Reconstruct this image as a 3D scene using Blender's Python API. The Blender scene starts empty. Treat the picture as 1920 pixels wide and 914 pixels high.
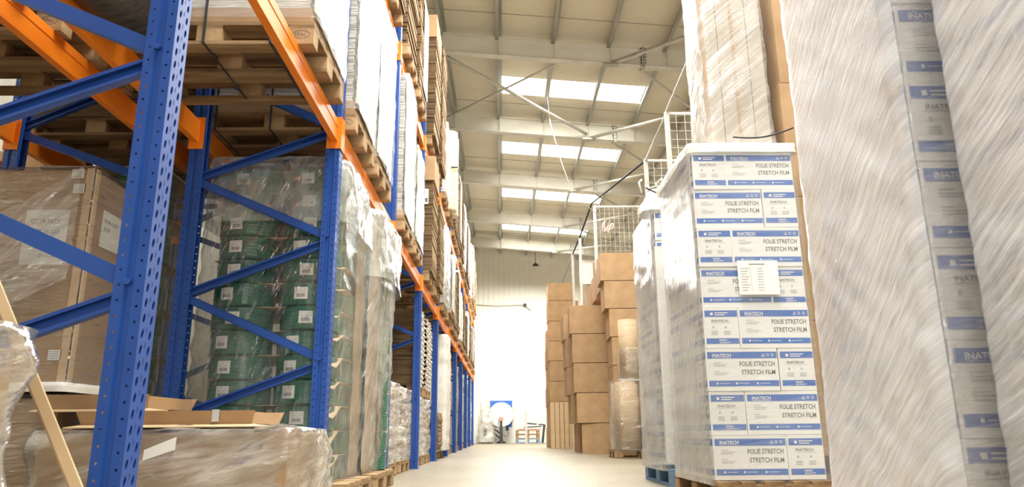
import bpy, bmesh, math, random
from mathutils import Vector, Matrix, noise, Euler
random.seed(7)
SC = bpy.context.scene
C = SC.collection
# ------------------------------------------------------------------ camera
cd = bpy.data.cameras.new('camera'); cam = bpy.data.objects.new('camera', cd); C.objects.link(cam)
cd.sensor_width = 36; cd.lens = 1360/1920*36; cd.clip_start = .05; cd.clip_end = 200
CR, CU, CF = ((0.9999, -0.011383, -0.008444), (0.005296, -0.25255, 0.967569), (0.013146, 0.967517, 0.252465))
cam.matrix_world = Matrix(((CR[0], CU[0], -CF[0], 0), (CR[1], CU[1], -CF[1], 0), (CR[2], CU[2], -CF[2], .46), (0, 0, 0, 1)))
cd.dof.use_dof = True; cd.dof.focus_distance = 6.0; cd.dof.aperture_fstop = 5.0
SC.camera = cam
# ------------------------------------------------------------------ view, world, daylight
vs = SC.view_settings
SC.display_settings.display_device = 'sRGB'
vs.view_transform = 'Standard'; vs.look = 'None'; vs.gamma = 1; vs.use_curve_mapping = False
vs.exposure = 0.34
SC.cycles.transparent_max_bounces = 24
SC.cycles.max_bounces = 8
SC.cycles.sample_clamp_indirect = 6
W = bpy.data.worlds.new('daylight'); SC.world = W; W.use_nodes = True
bg = W.node_tree.nodes['Background']; bg.inputs[0].default_value = (1.0, .965, .89, 1); bg.inputs[1].default_value = 0.16
SKY_STRENGTH = 14.0
def area(name, loc, rot, sx, sy, power, col=(1, .97, .9)):
    l = bpy.data.lights.new(name, 'AREA'); l.shape = 'RECTANGLE'; l.size = sx; l.size_y = sy; l.energy = power; l.color = col
    o = bpy.data.objects.new(name, l); C.objects.link(o); o.location = loc; o.rotation_euler = rot; return o
# lamps for daylight under the roof lights; near and rear ones are added fill
area('aisle_fill_near', (.3, 3.2, 8.0), (0, 0, 0), 3.0, 7, 1050)  # added fill, shifted off the roof lights to reach both sides of the aisle
area('aisle_daylight_middle', (1.2, 13, 8.0), (0, 0, 0), 3.5, 9, 700)
area('aisle_daylight_far', (1.2, 27, 7.4), (0, 0, 0), 3.5, 10, 1400)
area('rear_fill_light', (3.2, -7, 2.6), (math.radians(90), 0, 0), 5, 4.4, 330)  # added fill lamp behind the camera for the load fronts, no door there

# ------------------------------------------------------------------ materials
M = {}
def newmat(name):
    m = bpy.data.materials.new(name); m.use_nodes = True; nt = m.node_tree
    b = nt.nodes['Principled BSDF']; M[name] = m
    return m, nt, b
def nd(nt, t, **kw):
    n = nt.nodes.new(t)
    for k, v in kw.items():
        if k in n.inputs.keys(): n.inputs[k].default_value = v
        else: setattr(n, k, v)
    return n
def ramp(nt, src, stops):
    r = nt.nodes.new('ShaderNodeValToRGB'); e = r.color_ramp.elements
    while len(e) < len(stops): e.new(.5)
    for i, (p, c) in enumerate(stops): e[i].position = p; e[i].color = (*c, 1) if len(c) == 3 else c
    nt.links.new(src, r.inputs[0]); return r
def mapped(nt, scale=(1, 1, 1), rot=(0, 0, 0), out='Object'):
    tc = nt.nodes.new('ShaderNodeTexCoord'); mp = nt.nodes.new('ShaderNodeMapping')
    mp.inputs['Scale'].default_value = scale; mp.inputs['Rotation'].default_value = rot
    nt.links.new(tc.outputs[out], mp.inputs[0]); return mp.outputs[0]
def noisy(name, c1, c2, scale=(6, 6, 6), rough=.6, bump=0., metal=0., detail=4, spec=.4, lo=.3, hi=.7, bscale=None, rnd=0.):
    m, nt, b = newmat(name)
    n = nd(nt, 'ShaderNodeTexNoise', Scale=1.0, Detail=detail); nt.links.new(mapped(nt, scale), n.inputs['Vector'])
    r = ramp(nt, n.outputs[0], [(lo, c1), (hi, c2)])
    src = r.outputs[0]
    if rnd:
        oi = nt.nodes.new('ShaderNodeObjectInfo'); hs = nt.nodes.new('ShaderNodeHueSaturation')
        mr = nd(nt, 'ShaderNodeMapRange'); mr.inputs[3].default_value = 1-rnd; mr.inputs[4].default_value = 1+rnd
        nt.links.new(oi.outputs['Random'], mr.inputs[0]); nt.links.new(mr.outputs[0], hs.inputs['Value']); nt.links.new(src, hs.inputs['Color']); src = hs.outputs[0]
    nt.links.new(src, b.inputs['Base Color'])
    b.inputs['Roughness'].default_value = rough; b.inputs['Metallic'].default_value = metal; b.inputs['Specular IOR Level'].default_value = spec
    if bump:
        n2 = nd(nt, 'ShaderNodeTexNoise', Scale=1.0, Detail=3); nt.links.new(mapped(nt, bscale or tuple(4*s for s in scale)), n2.inputs['Vector'])
        bp = nd(nt, 'ShaderNodeBump', Strength=bump, Distance=.01); nt.links.new(n2.outputs[0], bp.inputs['Height']); nt.links.new(bp.outputs[0], b.inputs['Normal'])
    return m
noisy('blue_paint', (.015, .066, .30), (.020, .083, .36), rough=.38, bump=.05, spec=.5)
noisy('orange_paint', (.86, .21, .010), (.92, .26, .016), rough=.42, spec=.45)
noisy('galvanized', (.50, .49, .45), (.62, .61, .56), scale=(5, 5, 5), rough=.45, metal=.25)
noisy('purlin_steel', (.30, .30, .27), (.42, .41, .37), scale=(8, 1, 8), rough=.4, metal=.3)
noisy('white_steel', (.70, .68, .60), (.80, .78, .70), scale=(1.5, 1.5, 3), rough=.45, spec=.4)
noisy('wood', (.17, .098, .045), (.36, .235, .118), scale=(2.5, 14, 14), rough=.8, bump=.3, rnd=.18, bscale=(6, 70, 70))
noisy('wood_block', (.33, .21, .10), (.48, .325, .17), scale=(9, 9, 9), rough=.85, bump=.3, rnd=.15)
noisy('wood_blue', (.12, .24, .42), (.24, .36, .52), scale=(4, 12, 12), rough=.8)
noisy('cardboard', (.39, .25, .135), (.47, .31, .172), scale=(5, 5, 5), rough=.75, bump=.05, rnd=.10, spec=.2)
noisy('cardboard_light', (.62, .45, .27), (.70, .52, .32), scale=(5, 5, 5), rough=.75, spec=.2)
noisy('card_edges', (.075, .048, .027), (.25, .165, .092), scale=(3, 3, 120), rough=.9, bump=.6, rnd=.12, bscale=(4, 4, 160), spec=.1)
noisy('card_edges_light', (.22, .15, .085), (.50, .36, .21), scale=(3, 3, 110), rough=.9, bump=.5, rnd=.1, bscale=(4, 4, 150), spec=.1)
noisy('paper_edges', (.30, .27, .24), (.80, .77, .70), scale=(5, 5, 90), rough=.85, bump=.8, bscale=(8, 8, 110), spec=.2)
noisy('white_paper', (.80, .785, .74), (.88, .87, .82), scale=(2, 2, 2), rough=.55, spec=.3)
noisy('cover_paper', (.60, .575, .49), (.70, .67, .58), scale=(1.5, 1.5, 1.5), rough=.4, bump=.25, bscale=(5, 5, 3), spec=.4)
noisy('print_white', (.82, .82, .81), (.88, .88, .87), scale=(2, 2, 2), rough=.5)
noisy('print_blue', (.03, .13, .48), (.045, .17, .55), scale=(3, 3, 3), rough=.45)
noisy('print_grey', (.10, .10, .105), (.14, .14, .14), rough=.6)
noisy('print_faint', (.42, .42, .43), (.5, .5, .5), rough=.6)
noisy('black', (.012, .012, .013), (.03, .03, .03), rough=.5)
noisy('dark_steel', (.04, .045, .05), (.08, .08, .085), rough=.45, metal=.4)
noisy('green_plastic', (.014, .115, .070), (.022, .17, .10), scale=(2, 2, 60), rough=.2, bump=.2, bscale=(2, 2, 240), spec=.6, rnd=.12)
noisy('sack_white', (.74, .70, .62), (.86, .83, .76), scale=(4, 4, 14), rough=.35, bump=.4, bscale=(8, 8, 40), spec=.5)
noisy('sack_tan', (.42, .30, .20), (.58, .45, .33), scale=(4, 4, 14), rough=.5, bump=.3)
noisy('grey_bag', (.30, .29, .30), (.62, .60, .58), scale=(6, 6, 9), rough=.32, bump=.5, spec=.6)
noisy('yellow_plastic', (.55, .47, .25), (.82, .76, .52), scale=(5, 5, 40), rough=.3, bump=.5, bscale=(5, 5, 80), spec=.6)
noisy('foam_white', (.80, .79, .75), (.88, .87, .83), scale=(6, 6, 6), rough=.5, bump=.15)
noisy('dark_film', (.02, .018, .016), (.07, .06, .05), scale=(4, 30, 30), rough=.25, bump=.5, spec=.6)
noisy('pink_card', (.55, .25, .2), (.6, .3, .25), rough=.7)
noisy('tube_brown', (.42, .31, .19), (.50, .375, .24), scale=(3, 3, 30), rough=.6, bump=.15)

# floor
m, nt, b = newmat('concrete')
n = nd(nt, 'ShaderNodeTexNoise', Scale=.55, Detail=8); nt.links.new(mapped(nt), n.inputs['Vector'])
r = ramp(nt, n.outputs[0], [(.3, (.19, .162, .11)), (.72, (.275, .238, .168))])
nt.links.new(r.outputs[0], b.inputs['Base Color']); b.inputs['Roughness'].default_value = .42; b.inputs['Specular IOR Level'].default_value = .4
n2 = nd(nt, 'ShaderNodeTexNoise', Scale=14, Detail=5); nt.links.new(mapped(nt), n2.inputs['Vector'])
r2 = ramp(nt, n2.outputs[0], [(.3, (.32,)*3), (.7, (.55,)*3)]); nt.links.new(r2.outputs[0], b.inputs['Roughness'])
noisy('concrete_dust', (.55, .50, .40), (.62, .57, .46), rough=.9)
# corrugated sheet (bands run along one axis)
def sheet(name, col, col2, axis, period, strength=.5):
    m, nt, b = newmat(name)
    w = nd(nt, 'ShaderNodeTexWave', Scale=1.0/period/ (2*math.pi) * 2*math.pi, Distortion=0.0); w.bands_direction = axis
    w.inputs['Scale'].default_value = .314/period
    nt.links.new(mapped(nt), w.inputs['Vector'])
    n = nd(nt, 'ShaderNodeTexNoise', Scale=.8, Detail=5); nt.links.new(mapped(nt), n.inputs['Vector'])
    r = ramp(nt, n.outputs[0], [(.3, col), (.7, col2)]); nt.links.new(r.outputs[0], b.inputs['Base Color'])
    bp = nd(nt, 'ShaderNodeBump', Strength=strength, Distance=.02); nt.links.new(w.outputs[1], bp.inputs['Height']); nt.links.new(bp.outputs[0], b.inputs['Normal'])
    b.inputs['Roughness'].default_value = .5; b.inputs['Specular IOR Level'].default_value = .35
sheet('roof_sheet', (.64, .60, .49), (.74, .70, .58), 'Y', .07, .16)
sheet('wall_sheet', (.80, .78, .70), (.86, .84, .76), 'X', .25, .6)
sheet('wall_sheet_side', (.74, .71, .62), (.80, .77, .68), 'Y', .25, .6)
m, nt, b = newmat('skylight')
b.inputs['Base Color'].default_value = (.9, .9, .86, 1); b.inputs['Emission Color'].default_value = (1, .98, .9, 1); b.inputs['Emission Strength'].default_value = SKY_STRENGTH

# stretch film: thin layers, clear where one layer lies, milky where many lie
def film(name, angle, lo, hi, col=(.85, .85, .84), rough=.14, streak=(2.5, 45), bump=.5, gloss=.16, patch=1.6, dist=.012, c0=.35, c1=.68, wob=.14):
    m, nt, b = newmat(name)
    L = nt.links.new
    uv0 = mapped(nt, (1, 1, 1), (0, 0, 0), 'UV')
    # bend the pull lines a little
    nb = nd(nt, 'ShaderNodeTexNoise', Scale=.9, Detail=2); L(uv0, nb.inputs['Vector'])
    vm = nd(nt, 'ShaderNodeVectorMath', operation='MULTIPLY_ADD'); L(nb.outputs[1], vm.inputs[0]); vm.inputs[1].default_value = (wob, wob, 0); L(uv0, vm.inputs[2])
    rt = nt.nodes.new('ShaderNodeMapping'); rt.inputs['Rotation'].default_value = (0, 0, math.radians(-angle)); L(vm.outputs[0], rt.inputs[0]); uv = rt.outputs[0]
    def streaks(sx, sy, det, dis=.3):
        mp = nt.nodes.new('ShaderNodeMapping'); mp.inputs['Scale'].default_value = (sx, sy, 1); L(uv, mp.inputs[0])
        n = nd(nt, 'ShaderNodeTexNoise', Scale=1.0, Detail=det, Roughness=.6, Distortion=dis); L(mp.outputs[0], n.inputs['Vector']); return n.outputs[0]
    n1 = streaks(streak[0], streak[1], 4); n3 = streaks(streak[0]*2.6, streak[1]*3.1, 3)
    n2 = nd(nt, 'ShaderNodeTexNoise', Scale=patch, Detail=3); L(uv, n2.inputs['Vector'])
    def ma(op, a, b_, c=None):
        q = nd(nt, 'ShaderNodeMath', operation=op)
        for i, x in enumerate((a, b_, c)):
            if x is None: continue
            if isinstance(x, (int, float)): q.inputs[i].default_value = x
            else: L(x, q.inputs[i])
        return q.outputs[0]
    dens = ma('MULTIPLY_ADD', n1, .45, ma('MULTIPLY_ADD', n2.outputs[0], .40, ma('MULTIPLY', n3, .15)))
    mr = nd(nt, 'ShaderNodeMapRange'); mr.inputs[1].default_value = c0; mr.inputs[2].default_value = c1; mr.inputs[3].default_value = lo; mr.inputs[4].default_value = hi
    L(dens, mr.inputs[0])
    bp = nd(nt, 'ShaderNodeBump', Strength=bump, Distance=dist); L(ma('MULTIPLY_ADD', n3, .35, n1), bp.inputs['Height'])
    b.inputs['Base Color'].default_value = (*col, 1); b.inputs['Roughness'].default_value = .45; b.inputs['Specular IOR Level'].default_value = .4
    b.inputs['Subsurface Weight'].default_value = 0
    L(bp.outputs[0], b.inputs['Normal'])
    tr = nt.nodes.new('ShaderNodeBsdfTransparent'); tr.inputs[0].default_value = (.97, .97, .965, 1)
    f = nt.nodes.new('ShaderNodeMixShader'); L(mr.outputs[0], f.inputs[0]); L(tr.outputs[0], f.inputs[1]); L(b.outputs[0], f.inputs[2])
    gl = nd(nt, 'ShaderNodeBsdfGlossy', Roughness=rough); L(bp.outputs[0], gl.inputs['Normal'])
    fr = nd(nt, 'ShaderNodeLayerWeight', Blend=.35); L(bp.outputs[0], fr.inputs['Normal'])
    fm = nd(nt, 'ShaderNodeMath', operation='MULTIPLY_ADD'); L(fr.outputs['Facing'], fm.inputs[0]); fm.inputs[1].default_value = gloss*.8; fm.inputs[2].default_value = gloss*.06; fm.use_clamp = True
    n4 = streaks(streak[0]*1.7, streak[1]*1.4, 5, .8)
    cr = nd(nt, 'ShaderNodeMapRange'); cr.inputs[1].default_value = .56; cr.inputs[2].default_value = .70; L(n4, cr.inputs[0])
    tot = ma('MULTIPLY_ADD', cr.outputs[0], gloss*.75, fm.outputs[0])
    a = nt.nodes.new('ShaderNodeMixShader'); L(tot, a.inputs[0]); L(f.outputs[0], a.inputs[1]); L(gl.outputs[0], a.inputs[2])
    L(a.outputs[0], nt.nodes['Material Output'].inputs['Surface'])
film('film_milky', 38, .62, 1., col=(.90, .93, 1.0), streak=(3.5, 42), bump=.5, gloss=.4, rough=.15, c0=.40, c1=.60, dist=.004, patch=1.3)
film('film_milky_flat', 27, .40, .97, col=(.90, .93, 1.0), streak=(3, 40), bump=.5, gloss=.4, rough=.15, c0=.40, c1=.60, dist=.004, patch=1.3)
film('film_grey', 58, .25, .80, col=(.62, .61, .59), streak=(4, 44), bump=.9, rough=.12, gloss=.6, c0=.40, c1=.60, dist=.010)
film('film_front', 4, .16, .42, col=(.90, .88, .90), streak=(2, 16), bump=.5, gloss=.2)
film('film_sack', 3, .05, .85, col=(.88, .86, .82), streak=(2.5, 17), bump=1., gloss=.35, rough=.15, c0=.44, c1=.6)
film('film_light', 8, .03, .26, streak=(2, 30), bump=.5, gloss=.14)
film('film_board', 40, .10, .5, col=(.86, .83, .80), streak=(1.4, 20), bump=.7, gloss=.35, rough=.15, c0=.4, c1=.65)
film('film_clear', 4, .0, .22, col=(.85, .82, .76), streak=(4, 32), bump=1., gloss=.65, rough=.10, c0=.44, c1=.72)
film('film_clear_v', 70, .02, .38, streak=(4, 26), bump=1., gloss=.7, rough=.11, c0=.4, c1=.7)
film('film_green', 70, .0, .24, col=(.70, .76, .70), streak=(3, 18), bump=1., gloss=.7, rough=.09, c0=.42, c1=.75)
film('film_white', 84, .72, 1., col=(.88, .87, .82), streak=(2, 14), bump=.5, rough=.2, gloss=.12)

# ------------------------------------------------------------------ helpers
class MB:
    def __init__(s): s.v = []; s.f = []; s.m = []; s.sm = []; s.mats = []
    def mi(s, m):
        if m not in s.mats: s.mats.append(m)
        return s.mats.index(m)
    def quad(s, pts, m, sm=False):
        n = len(s.v); s.v += [tuple(p) for p in pts]; s.f.append(tuple(range(n, n+len(pts)))); s.m.append(s.mi(m)); s.sm.append(sm)
    def box(s, x0, x1, y0, y1, z0, z1, m, sidem=None, mat=None):
        n = len(s.v)
        P = [(x, y, z) for z in (z0, z1) for (x, y) in ((x0, y0), (x1, y0), (x1, y1), (x0, y1))]
        if mat is not None: P = [tuple(mat @ Vector(p)) for p in P]
        s.v += P
        fs = [((0, 3, 2, 1), m), ((4, 5, 6, 7), m), ((0, 1, 5, 4), sidem or m), ((1, 2, 6, 5), m), ((2, 3, 7, 6), sidem or m), ((3, 0, 4, 7), m)]
        for q, mm in fs: s.f.append(tuple(n+i for i in q)); s.m.append(s.mi(mm)); s.sm.append(False)
    def bar(s, p, q, w, h, m, up=(0, 0, 1)):
        p = Vector(p); q = Vector(q); d = (q-p); L = d.length; d.normalize(); up = Vector(up)
        a = d.cross(up)
        if a.length < 1e-4: a = d.cross(Vector((1, 0, 0)))
        a.normalize(); c = a.cross(d)
        mt = Matrix(((d.x, a.x, c.x, p.x), (d.y, a.y, c.y, p.y), (d.z, a.z, c.z, p.z), (0, 0, 0, 1)))
        s.box(0, L, -w/2, w/2, -h/2, h/2, m, mat=mt)
    def tube(s, pts, r, m, n=8, cap=True):
        pts = [Vector(p) for p in pts]; base = len(s.v); k = s.mi(m)
        ref = None
        for i, p in enumerate(pts):
            d = (pts[min(i+1, len(pts)-1)]-pts[max(i-1, 0)]).normalized()
            if ref is None: ref = d.orthogonal().normalized()
            a = (ref - d*ref.dot(d)).normalized(); ref = a; c = d.cross(a)
            rr = r[i] if isinstance(r, (list, tuple)) else r
            for j in range(n):
                t = 2*math.pi*j/n; s.v.append(tuple(p+a*math.cos(t)*rr+c*math.sin(t)*rr))
        for i in range(len(pts)-1):
            for j in range(n):
                s.f.append((base+i*n+j, base+i*n+(j+1) % n, base+(i+1)*n+(j+1) % n, base+(i+1)*n+j)); s.m.append(k); s.sm.append(True)
        if cap:
            s.f.append(tuple(base+j for j in range(n))[::-1]); s.m.append(k); s.sm.append(False)
            e = base+(len(pts)-1)*n; s.f.append(tuple(e+j for j in range(n))); s.m.append(k); s.sm.append(False)
    def cells(s, O, ua, va, a0, a1, L, pitch, off, ha, hz, m, depth=(0, 0, 0), skew=0):
        """a strip of sheet with one hole per pitch; O origin, ua across, va along"""
        O = Vector(O); ua = Vector(ua); va = Vector(va); D = Vector(depth)
        n = int(L/pitch)
        for i in range(n):
            z0 = i*pitch; z1 = z0+pitch; ca = (a0+a1)/2; cz = z0+off
            rect = [(a0, z0), (ca, z0), (a1, z0), (a1, cz), (a1, z1), (ca, z1), (a0, z1), (a0, cz)]
            hole = []
            for k in range(8):
                t = -3*math.pi/4 + k*math.pi/4
                hole.append((ca+ha*math.cos(t)+skew*math.sin(t), cz+hz*math.sin(t)))
            R = [O+ua*a+va*z for a, z in rect]; H = [O+ua*a+va*z for a, z in hole]
            for k in range(8):
                k2 = (k+1) % 8
                s.quad([R[k], R[k2], H[k2], H[k]], m)
                s.quad([H[k], H[k2], H[k2]+D, H[k]+D], m)
    def mesh(s, name):
        me = bpy.data.meshes.new(name); me.from_pydata(s.v, [], s.f)
        for m in s.mats: me.materials.append(M[m])
        me.polygons.foreach_set('material_index', s.m); me.polygons.foreach_set('use_smooth', s.sm); me.update(); return me
    def build(s, name, parent=None, loc=None): return place(name, s.mesh(name), parent, loc)
def place(name, me, parent=None, loc=None, rz=0):
    o = bpy.data.objects.new(name, me); C.objects.link(o)
    if parent is not None: o.parent = parent
    if loc is not None: o.location = loc
    if rz: o.rotation_euler.z = rz
    return o
def tag(o, label=None, cat=None, group=None, kind=None):
    if label: o['label'] = label
    if cat: o['category'] = cat
    if group: o['group'] = group
    if kind: o['kind'] = kind
    return o
def thing(name, label, cat, loc=(0, 0, 0), rz=0, group=None):
    o = bpy.data.objects.new(name, None); C.objects.link(o); o.location = loc; o.rotation_euler.z = rz; o.empty_display_size = .1
    return tag(o, label, cat, group)
def copy_tree(o, parent=None):
    c = o.copy(); C.objects.link(c)
    if parent is not None: c.parent = parent
    for ch in list(o.children): copy_tree(ch, c)
    return c
def bevel(o, w=.006, seg=1):
    b = o.modifiers.new('bevel', 'BEVEL'); b.width = w; b.segments = seg; b.limit_method = 'ANGLE'; return o
_tc = {}
def text_polys(txt, size, shear=0, bold=0, sx=1.0):
    key = (txt, size, shear, bold, sx)
    if key in _tc: return _tc[key]
    cu = bpy.data.curves.new('t', 'FONT'); cu.body = txt; cu.size = size; cu.shear = shear; cu.resolution_u = 2; cu.offset = bold
    o = bpy.data.objects.new('t', cu); C.objects.link(o)
    dg = bpy.context.evaluated_depsgraph_get(); me = o.evaluated_get(dg).to_mesh()
    vs_ = [(v.co.x*sx, v.co.y) for v in me.vertices]; fs = [tuple(p.vertices) for p in me.polygons]
    o.evaluated_get(dg).to_mesh_clear(); C.objects.unlink(o); bpy.data.objects.remove(o); bpy.data.curves.remove(cu)
    _tc[key] = (vs_, fs); return vs_, fs
def put_text(mb, txt, size, O, ua, va, m, **kw):
    vs_, fs = text_polys(txt, size, **kw); O = Vector(O); ua = Vector(ua); va = Vector(va)
    n = len(mb.v); mb.v += [tuple(O+ua*a+va*b) for a, b in vs_]
    for f in fs: mb.f.append(tuple(n+i for i in f)); mb.m.append(mb.mi(m)); mb.sm.append(False)

def wrap_mesh(name, x0, x1, y0, y1, z0, z1, mat, seed=0, amp=.012, res=.05, rad=.05, top=True, topsag=.0, lean=(0, 0), fold=(3, 14), ang=0., flare=0., thick=0.0, profile=None):
    """film round a load: rounded-rectangle loops with puckers and folds, uv in metres; closed over the top"""
    w, d, h = x1-x0, y1-y0, z1-z0
    P = []
    rad = min(rad, w/2.01, d/2.01)
    def side(p, q, nrm):
        L = math.dist(p, q); n = max(2, int(L/res))
        for i in range(n): t = i/n; P.append((p[0]+(q[0]-p[0])*t, p[1]+(q[1]-p[1])*t, *nrm))
    def arc(c, a0):
        k = 4
        for i in range(k): a = a0+math.pi/2*i/k; P.append((c[0]+rad*math.cos(a), c[1]+rad*math.sin(a), math.cos(a), math.sin(a)))
    side((x0+rad, y0), (x1-rad, y0), (0, -1)); arc((x1-rad, y0+rad), -math.pi/2)
    side((x1, y0+rad), (x1, y1-rad), (1, 0)); arc((x1-rad, y1-rad), 0)
    side((x1-rad, y1), (x0+rad, y1), (0, 1)); arc((x0+rad, y1-rad), math.pi/2)
    side((x0, y1-rad), (x0, y0+rad), (-1, 0)); arc((x0+rad, y0+rad), math.pi)
    n = len(P); S = [0.0]
    for i in range(n): S.append(S[-1]+math.dist(P[i][:2], P[(i+1) % n][:2]))
    nz = max(2, int(h/res)); ca, sa = math.cos(ang), math.sin(ang)
    V = []; F = []; UV = []
    def disp(s, z, i):
        # wrap the noise around the perimeter by using the point itself
        x, y = P[i][0], P[i][1]
        u = (x+y)*ca + z*sa; v = -(x+y)*sa + z*ca
        a = noise.noise(Vector((u*fold[0]+seed*7.1, v*fold[1], seed*3.3+x*1.3)))
        b = noise.noise(Vector((x*2.1+seed, y*2.1, z*2.3)))
        c = abs(noise.noise(Vector((u*fold[0]*2.3, v*fold[1]*1.9+5, seed+9.))))
        return amp*(.9*a+.9*b+.9*c)
    for k in range(nz+1):
        t = k/nz; z = z0+h*t
        fl = flare*(1-t)**6
        pf = profile(t) if profile else 0
        for i in range(n):
            dd = disp(S[i], z, i)+fl+pf
            V.append((P[i][0]+P[i][2]*dd+lean[0]*t, P[i][1]+P[i][3]*dd+lean[1]*t, z))
    for k in range(nz):
        for i in range(n):
            j = (i+1) % n
            F.append((k*n+i, k*n+j, (k+1)*n+j, (k+1)*n+i)); UV += [(S[i], V[k*n+i][2]), (S[i+1], V[k*n+i][2]), (S[i+1], V[(k+1)*n+i][2]), (S[i], V[(k+1)*n+i][2])]
    if top:
        cx, cy = (x0+x1)/2+lean[0], (y0+y1)/2+lean[1]; base = nz*n; rings = 6
        for rk in range(1, rings+1):
            t = 1-rk/rings*.98
            for i in range(n):
                bx, by, bz = V[nz*n+i]
                zz = z1 + .012*rk/rings + amp*1.2*noise.noise(Vector((bx*t*5, by*t*5+seed, rk*.9))) - topsag*(1-t)
                V.append((cx+(bx-cx)*t, cy+(by-cy)*t, zz))
            b0 = base if rk == 1 else (nz*n+n)+(rk-2)*n; b1 = (nz*n+n)+(rk-1)*n
            for i in range(n):
                j = (i+1) % n; F.append((b0+i, b0+j, b1+j, b1+i)); UV += [(V[q][0], V[q][1]) for q in (b0+i, b0+j, b1+j, b1+i)]
        b1 = (nz*n+n)+(rings-1)*n; F.append(tuple(b1+i for i in range(n))); UV += [(V[b1+i][0], V[b1+i][1]) for i in range(n)]
    me = bpy.data.meshes.new(name); me.from_pydata(V, [], F); me.materials.append(M[mat])
    me.polygons.foreach_set('use_smooth', [True]*len(F))
    uvl = me.uv_layers.new(name='uv'); uvl.data.foreach_set('uv', [c for p in UV for c in p]); me.update()
    return me
def wrap(name, *a, parent=None, loc=None, **k): return place(name, wrap_mesh(name, *a, **k), parent, loc)
def skin_sheet(name, fn, nu, nv, mat, parent=None, su=1., sv=1.):
    V = [tuple(fn(i/nu, j/nv)) for j in range(nv+1) for i in range(nu+1)]; F = []; UV = []
    for j in range(nv):
        for i in range(nu):
            a = j*(nu+1)+i; F.append((a, a+1, a+nu+2, a+nu+1)); UV += [(i/nu*su, j/nv*sv), ((i+1)/nu*su, j/nv*sv), ((i+1)/nu*su, (j+1)/nv*sv), (i/nu*su, (j+1)/nv*sv)]
    me = bpy.data.meshes.new(name); me.from_pydata(V, [], F); me.materials.append(M[mat]); me.polygons.foreach_set('use_smooth', [True]*len(F))
    uvl = me.uv_layers.new(name='uv'); uvl.data.foreach_set('uv', [c for p in UV for c in p]); me.update()
    return place(name, me, parent)
ORD = ['first', 'second', 'third', 'fourth', 'fifth', 'sixth', 'seventh', 'eighth', 'ninth', 'tenth', 'eleventh', 'twelfth', 'thirteenth', 'fourteenth', 'fifteenth', 'sixteenth']

# ------------------------------------------------------------------ the building
RZ = lambda X: 8.58-.084*X               # underside of the rafters
RS = lambda X: 9.20-.084*X               # roof sheet
XL, XR, YB, YF = -7.0, 9.0, 34.7, -9.0
def struct(mb, name, parent=None): o = mb.build(name, parent); return tag(o, kind='structure') if parent is None else o
mb = MB(); mb.box(XL-.2, XR+.2, YF, YB+.2, -.1, 0, 'concrete'); struct(mb, 'floor')
mb = MB(); mb.box(XL, XR, YB, YB+.12, 0, 9.9, 'wall_sheet'); struct(mb, 'wall_back')
mb = MB(); mb.box(XL-.12, XL, YF, YB, 0, 9.9, 'wall_sheet_side'); struct(mb, 'wall_left')
mb = MB(); mb.box(XR, XR+.12, YF, YB, 0, 9.9, 'wall_sheet_side'); struct(mb, 'wall_right')
RAF = [-7.0, -2.7, 1.6, 5.9, 10.25, 14.6, 18.85, 23.3, 27.9, 32.0]
PX = [-.06+1.25*k for k in range(-5, 8)]
SKYL = []
for i, y in enumerate(RAF[:-1]):
    if i != 4: SKYL.append((y+2.1, y+3.05))
# roof sheet with openings for the roof lights
mb = MB(); xs0, xs1 = PX[5], PX[8]
def slab(xa, xb, ya, yb, m='roof_sheet', t=.05, dz=0):
    n = len(mb.v)
    mb.v += [(xa, ya, RS(xa)+dz), (xb, ya, RS(xb)+dz), (xb, yb, RS(xb)+dz), (xa, yb, RS(xa)+dz), (xa, ya, RS(xa)+t+dz), (xb, ya, RS(xb)+t+dz), (xb, yb, RS(xb)+t+dz), (xa, yb, RS(xa)+t+dz)]
    for q in ((0, 3, 2, 1), (4, 5, 6, 7), (0, 1, 5, 4), (1, 2, 6, 5), (2, 3, 7, 6), (3, 0, 4, 7)): mb.f.append(tuple(n+i for i in q)); mb.m.append(mb.mi(m)); mb.sm.append(False)
slab(XL, xs0, YF, YB); slab(xs1, XR, YF, YB)
ys = YF
for (a, b_) in SKYL: slab(xs0, xs1, ys, a); ys = b_
slab(xs0, xs1, ys, YB)
struct(mb, 'ceiling')
for k, (a, b_) in enumerate(SKYL):
    for j in range(5, 8):
        mb = MB(); slab(PX[j]+.05, PX[j+1]-.05, a, b_, 'skylight', .03, .01); struct(mb, 'window_%d' % (len([1 for o in C.objects if o.name.startswith('window_')])+1))
# laps between roof sheets
for i, y in enumerate(RAF):
    for dy in (.9, 3.6):
        if y+dy < YB:
            mb = MB(); mb.bar((XL, y+dy, RS(XL)-.006), (XR, y+dy, RS(XR)-.006), .012, .010, 'purlin_steel'); struct(mb, 'ceiling_lap')
def rafter(y):
    mb = MB()
    def ib(xa, xb, deep_a, deep_b):
        # web and flanges of one straight length
        za, zb = RZ(xa), RZ(xb); ta, tb = za+deep_a, zb+deep_b
        n = len(mb.v)
        for (yy) in (-.006, .006):
            mb.v += [(xa, y+yy, za), (xb, y+yy, zb), (xb, y+yy, RZ(xb)+.44), (xa, y+yy, RZ(xa)+.44)]
        for q in ((0, 1, 2, 3), (7, 6, 5, 4), (0, 4, 5, 1), (3, 2, 6, 7)): mb.f.append(tuple(n+i for i in q)); mb.m.append(mb.mi('white_steel')); mb.sm.append(False)
    ib(XL, XR, .44, .44)
    mb.bar((XL, y, RZ(XL)), (XR, y, RZ(XR)), .2, .016, 'galvanized'); mb.bar((XL, y, RZ(XL)+.44), (XR, y, RZ(XR)+.44), .2, .014, 'white_steel')
    for px in PX: mb.box(px-.005, px+.005, y-.09, y+.09, RZ(px), RZ(px)+.44, 'white_steel')
    return mb
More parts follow.
